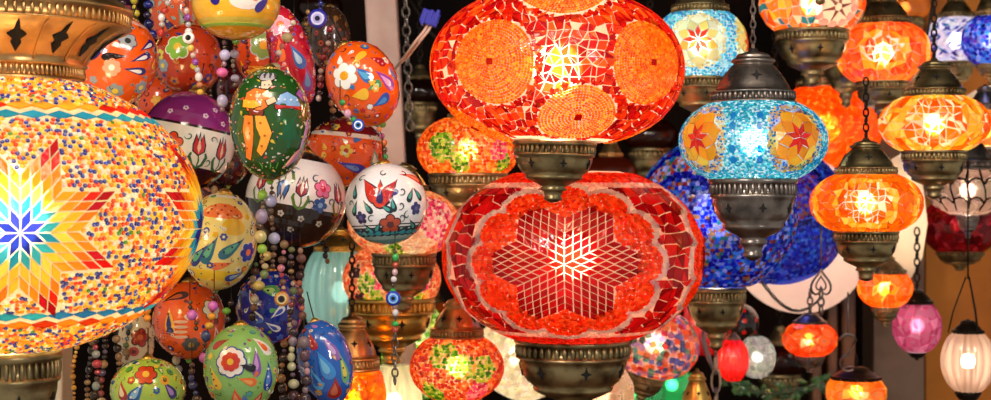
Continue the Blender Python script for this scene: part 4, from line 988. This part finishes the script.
def p_c13(S, m):
    m_drop(S, m, S.anchor(-20, 2), 20, 9, 0, 'f0b030', '2c3080', '2c2040'); m_drop(S, m, S.anchor(-14, 24), 22, 8, 1.9, '3c2018', 'c05828'); m_dot(S, m, S.anchor(-18, -8), 4, '2c2460', '504c9c')
    for k in range(4): S.poly(m, S.anchor(-8, -8+k*5-6), circ(4, rx=1.8, ry=.4), 'f0c0a0', 2)
    m_flower(S, m, S.anchor(22, 12), 9, 'e8e0c8', 'd83828', 6, 0, '605020'); m_flower(S, m, S.anchor(2, -22), 8, '50504c', 'a88848', 6); m_drop(S, m, S.anchor(26, -14), 16, 7, .4, 'f0d8c0', 'd84828')
    filler(S, m, ['f0b848', 'f8dcc0', '803020', '3c3880'], '40181c', 30, 2.8, avoid=[(S.anchor(-20, 2), 12), (S.anchor(-14, 24), 9), (S.anchor(22, 12), 10), (S.anchor(2, -22), 8), (S.anchor(26, -14), 8), (S.anchor(-8, -6), 8)])
ceramic(189, 320, 36, 39, 1.55, 'orange ceramic ball with striped bee motif below the yellow egg', p_c13, 'ec5c1c')
def p_c14(S, m):
    m_flower(S, m, S.anchor(-2, 18), 9, 'c84020', 'e8b838', 6, 0, '301c18'); m_drop(S, m, S.anchor(-12, 2), 20, 10, -.7, '2858a8', '88b8e0', 'e8e8e8'); m_drop(S, m, S.anchor(-26, 2), 16, 9, .2, 'a83020', 'e8d8b8')
    m_drop(S, m, S.anchor(20, 2), 18, 8, .6, '402c70', 'b088c8'); m_dot(S, m, S.anchor(16, 12), 5, 'f0a828', '802818'); filler(S, m, ['58a040', 'e8c840', 'c04828', '3050a0', 'e8e0c0'], '203018', 44, 2.5, avoid=[(S.anchor(-2, 18), 10), (S.anchor(-12, 2), 10), (S.anchor(-26, 2), 8), (S.anchor(20, 2), 9)])
ceramic(148, 389, 37, 31, 1.42, 'apple green ceramic ball at the bottom edge with blue paisley', p_c14, 'a8c850')
def p_c15(S, m):
    m_flower(S, m, S.anchor(-10, 10), 13, 'f0ece8', 'e8b030', 8, 0, '3048a0'); m_flower(S, m, S.anchor(-10, 10), 8.5, 'c83828', 'e8b838', 8, .2, L=4)
    S.poly(m, S.anchor(6, 4), drop_shape(16, 8), '141020', 6, rot=1.2); m_drop(S, m, S.anchor(14, 10), 24, 8, -.1, '8c50b0', 'c898d8'); m_drop(S, m, S.anchor(26, -6), 24, 10, 0, '2848a8', '5888d8', 'e8e8f8')
    m_drop(S, m, S.anchor(20, 24), 20, 10, .6, 'f0e8e0', 'e86830'); m_drop(S, m, S.anchor(6, -10), 15, 7, 1.2, 'f07028', 'f0a858'); m_drop(S, m, S.anchor(-26, -8), 18, 8, .3, 'f0c030', None, '203010')
    m_drop(S, m, S.anchor(-6, -26), 18, 9, 0, 'e85c28', 'f0a060'); m_drop(S, m, S.anchor(16, -28), 16, 8, -.3, 'c02828', 'e8a080'); m_drop(S, m, S.anchor(-20, 28), 16, 7, -1, 'a02c30'); m_drop(S, m, S.anchor(2, -30), 16, 9, 0, '5080c8')
    filler(S, m, ['e8c838', '58a8a0', 'e07030', '8850a8', 'e8e8d8'], '285018', 40, 2.3, avoid=[(S.anchor(-10, 10), 15), (S.anchor(14, 10), 10), (S.anchor(26, -6), 10), (S.anchor(20, 24), 10), (S.anchor(6, -10), 8), (S.anchor(-26, -8), 8), (S.anchor(-6, -26), 9), (S.anchor(16, -28), 8), (S.anchor(-20, 28), 8)])
ceramic(241, 368, 37, 44, 1.4, 'light green ceramic egg with a white and red daisy at the bottom', p_c15, '8cc068', name='ceramic_egg')
def p_c16(S, m):
    m_drop(S, m, S.anchor(-2, 18), 18, 10, 1.3, '4c9848', 'a8d070', '1c2018'); m_drop(S, m, S.anchor(-18, 12), 14, 8, .6, 'e8e4e0', 'c03030')
    for u, v, r_ in ((-14, -6, .6), (8, -4, 2.2), (2, -18, .9), (20, 6, -.4)): m_drop(S, m, S.anchor(u, v), 14, 6, r_, 'e8e4e8', '3c50b8')
    filler(S, m, ['c03830', 'e8e4e8', '5070d0', 'e08038', '58a060'], '10103c', 40, 2.8, avoid=[(S.anchor(-2, 18), 10), (S.anchor(-18, 12), 8)])
ceramic(270, 307, 34, 37, 1.58, 'cobalt blue ceramic ball with green eye leaf under the beads', p_c16, '1c2c94')
def p_c17(S, m):
    m_drop(S, m, S.anchor(-8, 26), 18, 7, .2, 'a82838', None, 'f0c0a0'); m_drop(S, m, S.anchor(8, 16), 26, 8, .3, '9060b8', 'c8a8e0'); m_drop(S, m, S.anchor(16, -8), 28, 8, .05, '70b078', 'e8d060', '302050')
    m_drop(S, m, S.anchor(-2, 0), 26, 11, .2, '3c90e0', '78c0f0'); m_drop(S, m, S.anchor(2, -26), 22, 12, -.3, 'a82828', 'd86848'); m_drop(S, m, S.anchor(-14, -12), 20, 9, 0, '5cb0e8', '2858b8')
    filler(S, m, ['e8a030', '58a0e0', 'c04048', 'a878c8', 'e8e8e8'], '182050', 34, 2.6, avoid=[(S.anchor(-8, 26), 9), (S.anchor(8, 16), 10), (S.anchor(16, -8), 11), (S.anchor(-2, 0), 11), (S.anchor(2, -26), 11)])
ceramic(325, 362, 27, 43, 1.46, 'bright blue ceramic egg with lilac and green petals', p_c17, '2460c0', roll=-.25, name='ceramic_egg')
def p_c18(S, m):
    m_flower(S, m, S.anchor(4, 6), 8, 'a83020', 'd87040', 5, 0, '401818'); m_dot(S, m, S.anchor(-2, -8), 5, 'b83828', '501818'); filler(S, m, ['a83828', 'c88850', '403028'], '301818', 22, 2.8)
ceramic(136, 342, 18, 31, 1.66, 'small ivory and red ceramic egg above the apple green ball', p_c18, 'e0c8a0', name='ceramic_egg')
ceramic(165, 100, 30, 26, 1.72, 'rust orange ceramic ball peeking out over the purple glazed top', lambda S, m: filler(S, m, ['d8a040', '90989c', '2c2458', 'c03020'], '281418', 34, 3.6), 'd04818')
ceramic(176, 12, 26, 40, 1.72, 'rust orange ceramic egg with grey leaves, left of the yellow bowl', lambda S, m: (m_drop(S, m, S.anchor(6, -14), 30, 10, .3, '7c8468', 'a8a898'), m_drop(S, m, S.anchor(-8, -16), 26, 7, .5, '2c2058'), filler(S, m, ['e07030', '98a090', '8c3078', 'e8c070'], '281830', 34, 3.6)), 'cc4c1c', name='ceramic_egg')
# turquoise and maroon balls deeper in the cluster
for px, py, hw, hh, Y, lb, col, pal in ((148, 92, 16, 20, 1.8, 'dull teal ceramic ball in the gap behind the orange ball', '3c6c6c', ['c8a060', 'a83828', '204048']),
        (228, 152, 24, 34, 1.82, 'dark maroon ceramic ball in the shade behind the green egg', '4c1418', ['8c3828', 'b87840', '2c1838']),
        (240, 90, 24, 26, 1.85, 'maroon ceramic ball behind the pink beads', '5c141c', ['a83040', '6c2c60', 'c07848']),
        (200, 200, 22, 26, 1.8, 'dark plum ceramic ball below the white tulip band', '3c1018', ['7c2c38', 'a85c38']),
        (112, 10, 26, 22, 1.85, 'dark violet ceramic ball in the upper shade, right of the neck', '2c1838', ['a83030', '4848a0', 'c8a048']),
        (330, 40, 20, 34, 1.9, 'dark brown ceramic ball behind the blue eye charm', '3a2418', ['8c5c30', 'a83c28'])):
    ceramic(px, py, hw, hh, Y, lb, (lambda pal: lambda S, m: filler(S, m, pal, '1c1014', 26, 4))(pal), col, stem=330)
# ---------------------------------------------------------------- strings of beads and charms
GB = 'strings of beads among the ceramics'
BEADMESH = {}
def bead_mesh(col):
    if col not in BEADMESH:
        m = MB(); sphere_into(m, (0, 0, 0), 1, lin(col), nu=14, nv=9)
        o = m.build('bead', M_BEAD); BEADMESH[col] = o.data; bpy.data.objects.remove(o)
    return BEADMESH[col]
def eye(parent, c, r, outer='1c2ca0', ring='e8ecf4', iris='5090d8', pupil='080810', name='eye_charm'):
    m = MB(); S = Surf(20, 20, r/20)
    vs = []
    prof = [(0.0001, -.34), (.6, -.33), (.9, -.22), (1, 0), (.9, .22), (.6, .33), (.0001, .36)]
    n = 24
    for q, z in prof:
        for i in range(n):
            t = 2*pi*i/n; vs.append((r*q*sin(t), -r*z, r*q*cos(t)))
    m.add(vs, [(k*n+i, k*n+(i+1) % n, (k+1)*n+(i+1) % n, (k+1)*n+i) for k in range(len(prof)-1) for i in range(n)], lin(outer), 0, True)
    for q, h, cc in ((.66, .335, ring), (.46, .36, iris), (.26, .385, pupil)):
        vs = [(0, -r*(h+.02), 0)]+[(r*q*sin(2*pi*i/n), -r*h, r*q*cos(2*pi*i/n)) for i in range(n)]+[(r*q*sin(2*pi*i/n), -r*.2, r*q*cos(2*pi*i/n)) for i in range(n)]
        m.add(vs, [(0, 1+i, 1+(i+1) % n) for i in range(n)]+[(1+i, 1+n+i, 1+n+(i+1) % n, 1+(i+1) % n) for i in range(n)], lin(cc), 0, False)
    o = m.build(name, M_BEAD, parent, c); return o
def string(x0, y0, x1, y1, Y, label, beads, n=None, r=3.5, wob=2, eyes=(), name='bead_string', top=20):
    """beads: list of (colour, radius px) repeated down the cord, or list of colours"""
    s = Y/F; bottom = at(x1, y1, Y); e = thing(name, label, 'bead string', bottom, group=GB)
    L = hypot(x1-x0, y1-y0); pts = []; t = 0; k = 0; ph = rnd.random()*6
    def pos(t):
        f = t/L; return Vector(((x0-x1)*(1-f)*s+wob*s*sin(ph+f*7)*sin(pi*f), wob*.6*s*cos(ph+f*5), (y1-y0)*(1-f)*s))
    m = MB(); tube(m, [pos(0)+Vector((0, 0, top*s))]+[pos(L*i/14) for i in range(15)], .0005); m.build('cord', M_WIRE, e)
    while t < L and k < 95:
        if n is None: b = beads[k % len(beads)] if isinstance(beads[0], tuple) else (rnd.choice(beads), r*rnd.uniform(.5, 1.15))
        o = bpy.data.objects.new('bead', bead_mesh(b[0])); COL.objects.link(o); o.parent = e
        o.location = pos(min(L, t+b[1])); q = b[1]*s; o.scale = (q, q, q*rnd.choice((1, 1, .85, 1.2)))
        t += b[1]*2+rnd.uniform(0, 1.2); k += 1
    for f, rr, kw in eyes: eye(e, pos(L*f)+Vector((0, -rr*s*.5, 0)), rr*s, **kw)
    return e
BR = ['4c2c1c', '7c5430', '2c1810', '946838', '3c2014', '1c100c', 'a07c50']
MX = BR+['984038', '5c4c68', '788890', '6c7c50', 'b8a888']
string(186, 8, 200, 92, 1.43, 'bead string with white ring charm ending on the purple glazed top', [('c8a8a0', 3), ('8c3c9c', 3.6), ('b0a8b0', 3), ('d8d0d0', 4), ('c87850', 3.4), ('e8b848', 3.6)], eyes=[(.36, 6.2, dict(outer='ece4e4', ring='ece4e4', iris='1c1018', pupil='080408', name='ring_charm'))])
string(224, 40, 222, 112, 1.44, 'bead string with lilac and bright pink beads left of the green egg', [('5c3c48', 2.5), ('3c2418', 2), ('b8b0d8', 5.6), ('8c6878', 2.6), ('e060a0', 5.8), ('3c2018', 2.6)])
string(236, 36, 234, 86, 1.46, 'short bead string with a grey lilac bead under the yellow bowl', [('68604c', 2.2), ('8c8078', 2), ('3c2c24', 2), ('a8a0b8', 4.4)])
string(262, 190, 262, 262, 1.40, 'bead string with two lilac grey beads below the green egg', [('8cb838', 5), ('4c3424', 2), ('6c5038', 2.4), ('8c7c98', 6.4), ('5c3c2c', 3), ('c8b878', 6.6)])
string(272, 186, 273, 266, 1.405, 'bead string with a pale blue grey bead below the green egg', [('5c4430', 2), ('4c3424', 2.4), ('a0a0c0', 6), ('4c3828', 3), ('6c4c34', 3)])
string(168, 0, 160, 34, 1.5, 'red and white bead string left of the rust orange egg', [('c0b8b8', 3.2), ('c83c30', 3.6), ('e8e4e4', 3.6)])
string(148, 0, 152, 46, 1.56, 'navy bead string in the shade right of the copper neck', [('1c2478', 5), ('2c1c40', 4), ('101450', 5)])
string(294, 20, 268, 86, 1.55, 'curving bead string with an ivory bead on the crimson egg', [('e8dcc8', 3), ('a83028', 3), ('d0c090', 5.8), ('c87068', 3)])
string(319, -10, 319, 22, 1.5, 'blue eye charm on a short cord at the top', [('1c2470', 2.6)], eyes=[(.92, 10, dict(outer='2c2c98', ring='d0ccf0', iris='a8a4e0', pupil='181430'))])
string(330, 26, 318, 100, 1.53, 'dark red speckled bead string left of the orange egg', [('8c1c2c', 3.4), ('3c1820', 3), ('c0a8a0', 2.8), ('7c3c3c', 3.6)])
string(340, 100, 360, 128, 1.45, 'bead string with a green bead and blue eye on the orange egg', [('289048', 3.2), ('e86828', 2.6), ('d8a0b8', 3.8)], eyes=[(.9, 6.4, dict(outer='1c48b8', ring='f4f4f4', iris='2878d0', pupil='081020'))])
string(376, 120, 392, 178, 1.5, 'bead string with green and pink beads above the white tulip ball', [('3c8c48', 3.2), ('e08048', 3), ('a8507c', 3), ('c86830', 3.4), ('503828', 3)])
string(395, 250, 395, 330, 1.45, 'bead string with blue eye and green beads under the white tulip ball', [('3c2c20', 1.8), ('28a048', 3.4), ('a83c28', 3.2), ('c8a0a8', 3), ('d0c8d0', 3.2)], eyes=[(.6, 7.6, dict(outer='1838a8', ring='88b8e8', iris='3878d0', pupil='060818'))])
m = MB(); c = at(395, 332, 1.45); link_chain(m, (0, 0, 0), (0, 0, -.05), .009, .006, .0009); o = m.build('tassel_chain', M_GREY); o.location = c; tag(o, 'dark chain tail hanging below the blue eye bead string', 'chain')
for i, (x0, y0, x1, y1, Y, pal, r, lb) in enumerate((
        (92, 310, 88, 412, 1.62, BR, 4, 'brown bead string below the big beaded lamp, leftmost of that cluster'),
        (104, 306, 102, 412, 1.56, MX, 4.6, 'mixed bead string second from the left below the big beaded lamp'),
        (78, 330, 72, 412, 1.6, ['d89830', 'b87820', 'e8b850'], 3, 'amber bead string at the left end of the bead cluster'),
        (116, 300, 118, 412, 1.6, BR, 4, 'brown bead string left of the ivory and red egg'),
        (126, 296, 127, 360, 1.64, MX, 3.6, 'short dark bead string behind the ivory and red egg'),
        (97, 330, 94, 412, 1.5, ['98a0a0', '4c3020', '7c8c60', 'b83c48', '3a2418'], 5, 'bead string with grey and red beads in the bead cluster'),
        (176, 160, 214, 190, 1.62, BR, 3.5, 'slanting brown bead string under the white tulip band'),
        (146, 272, 147, 318, 1.44, [('e8902c', 4), ('5c3420', 2), ('e89c30', 4)], 3, 'orange bead string hanging at the edge of the big beaded lamp'),
        (214, 290, 204, 360, 1.45, [('4c2c20', 2.4), ('3a2418', 2.6), ('d068c8', 5.2), ('e8a030', 4.4), ('e0a838', 4.4), ('3c4878', 5)], 3, 'bead string with magenta and amber beads over the orange bee ball'),
        (190, 300, 196, 330, 1.46, [('5c3c30', 2.4), ('3a2418', 2.4), ('d070d0', 5.4)], 3, 'bead string with a single magenta bead over the orange bee ball'),
        (256, 262, 252, 318, 1.5, MX, 4.2, 'mixed bead string right of the pale yellow egg'),
        (284, 240, 282, 300, 1.46, ['c8b070', 'a83c50', '2c3c98', '6c4838', 'c87890', '8c6844'], 4, 'bead string with red and blue beads above the yellow eye charm'),
        (292, 246, 290, 330, 1.48, MX, 4, 'mixed bead string right of the yellow eye charm'),
        (268, 250, 258, 292, 1.47, [('c8b060', 6), ('d0c090', 3.6), ('78905c', 4.6)], 4, 'bead string with pale green beads under the brown glazed ball'),
        (300, 248, 302, 320, 1.55, ['7c5044', 'a88870', '4c2c28', 'c86850'], 4.4, 'reddish brown bead string beside the teal glass'),
        (294, 320, 292, 412, 1.42, ['6c5060', 'a89888', 'c8c098', '4c2c34', '8c7888', '3a2430'], 5.4, 'large mixed bead string right of the light green egg'),
        (304, 336, 306, 412, 1.41, ['c09098', 'c8c890', '5c3c4c', '7c6870', '3c2430'], 5.6, 'large rosy bead string left of the bright blue egg'),
        (284, 340, 282, 412, 1.5, MX, 4, 'dark bead string hard against the light green egg'),
        (206, 40, 210, 96, 1.66, BR, 3.6, 'brown bead string in the gap right of the brick orange ball'),
        (246, 30, 246, 80, 1.62, ['8c1c24', 'a83028', '5c1820'], 3, 'dark red bead string between the yellow bowl and vermilion ball'),
        (333, 64, 332, 130, 1.66, BR, 3.4, 'brown bead string behind the orange egg at its left edge'),
        (308, 10, 306, 60, 1.7, MX, 3.4, 'mixed bead string behind the blue eye charm'),
        (135, -4, 134, 20, 1.62, ['c8b838', '8c7c28', '4c3418'], 4.4, 'olive yellow bead string at the top edge'),
        (122, 0, 124, 14, 1.6, ['3a2418', '8c6844'], 4, 'short brown bead string at the top edge'),
        (238, 120, 230, 180, 1.7, BR, 3.6, 'brown bead string in the gap left of the green egg'),
        (320, 236, 328, 262, 1.66, BR, 3.2, 'short brown bead string under the brown glazed ball'),
        (231, 300, 226, 322, 1.5, [('3a2418', 3), ('68a030', 4.4)], 3, 'short bead string with an olive knob above the light green egg'),
        (176, 356, 182, 412, 1.56, MX, 4.2, 'mixed bead string between the two green ceramics'),
        (192, 362, 196, 412, 1.5, ['3a3c68', 'a8a0a8', '4c3020', 'c8b898'], 4.6, 'blue grey bead string between the two green ceramics'))):
    kw = {}
    if 'above the yellow eye' in lb: kw = dict(eyes=[(.98, 7.6, dict(outer='d89848', ring='f0d8a0', iris='3c2c28', pupil='080604'))])
    string(x0, y0, x1, y1, Y, lb, pal, r=r, **kw)
# ---------------------------------------------------------------- small fittings in the middle
m = MB(); link_chain(m, at(404, -40, 2.2), at(410, 130, 2.2), .017, .011, .0016); c = at(410, 130, 2.2)
m.v = [(v[0]-c.x, v[1]-c.y, v[2]-c.z) for v in m.v]; o = m.build('hanging_chain', M_GREY); o.location = c; tag(o, 'dark link chain hanging between the pale post and the red and orange lamp', 'chain')
c = at(430, 18, 1.9); e = thing('cable_connector', 'small violet blue plastic connector on two white wires at the top', 'connector', c); s = 1.9/F
o = box('connector_body', (-9*s, -6*s, -7*s), (9*s, 6*s, 7*s), princ('violet_plastic', '2c2cb0', 0, .35), parent=e, rot=(0, .35, 0), bevel=.001)
for k in range(3): box('contact_rib', ((-7+k*6)*s, -7*s, -7.4*s), ((-4+k*6)*s, 7*s, 7.8*s), MATS['violet_plastic'], parent=e, rot=(0, .35, 0), bevel=.0004)
M_WH = princ('white_cable', 'e0b8a8', 0, .45)
for k in (0, 1):
    m = MB(); tube(m, [(-2*s+k*4*s, 0, -6*s), (-6*s+k*4*s, 0, -13*s), (-14*s+k*4*s, 0, -23*s), (-26*s+k*3*s, .05, -33*s), (-41*s+k*s, .16, -36*s), (-56*s, .38, -26*s)], 1.5*s); m.build('white_wire', M_WH, e)
c = at(470, 22, 2.6); m = MB(); s = 2.6/F
tube(m, [(-70*s, 0, 40*s), (-40*s, 0, -10*s), (-20*s, 0, -30*s), (0, 0, -60*s)], 1.6*s, n=6); o = m.build('slack_cable', M_WIRE); o.location = c; tag(o, 'slack dark cable left of the red and orange lamp', 'cable')
m = MB(); c = at(451, 62, 2.2); s = 2.2/F; tube(m, [(-14*s, 0, -3*s), (0, 0, 4*s), (14*s, 0, 2*s)], 1.8*s); o = m.build('white_cable_end', M_WH); o.location = c; tag(o, 'short white cable end touching the left rim of the red and orange lamp', 'cable')
# white wires by the blue lamp's stem, loop chain by the red globe
m = MB(); c = at(716, 400, 2.15); s = 2.15/F; link_chain(m, (0, 0, -10*s), (0, 0, 48*s), 22*s, 9*s, 1.3*s); o = m.build('pale_chain', princ('pale_metal', 'b8a898', .9, .35)); o.location = c; tag(o, 'pale link chain at the bottom edge left of the red ribbed globe', 'chain')
m = MB(); c = at(711, 345, 2.2); s = 2.2/F; tube(m, [(-6*s, 0, 22*s), (-8*s, 0, 6*s), (-2*s, 0, -14*s), (4*s, 0, -30*s)], 2.6*s, taper=lambda f: .3+.9*sin(pi*f)); o = m.build('chili_charm', M_BLOWN); 
o.location = c; tag(o, 'slender white glass drop under the blue lamp stem', 'ornament')
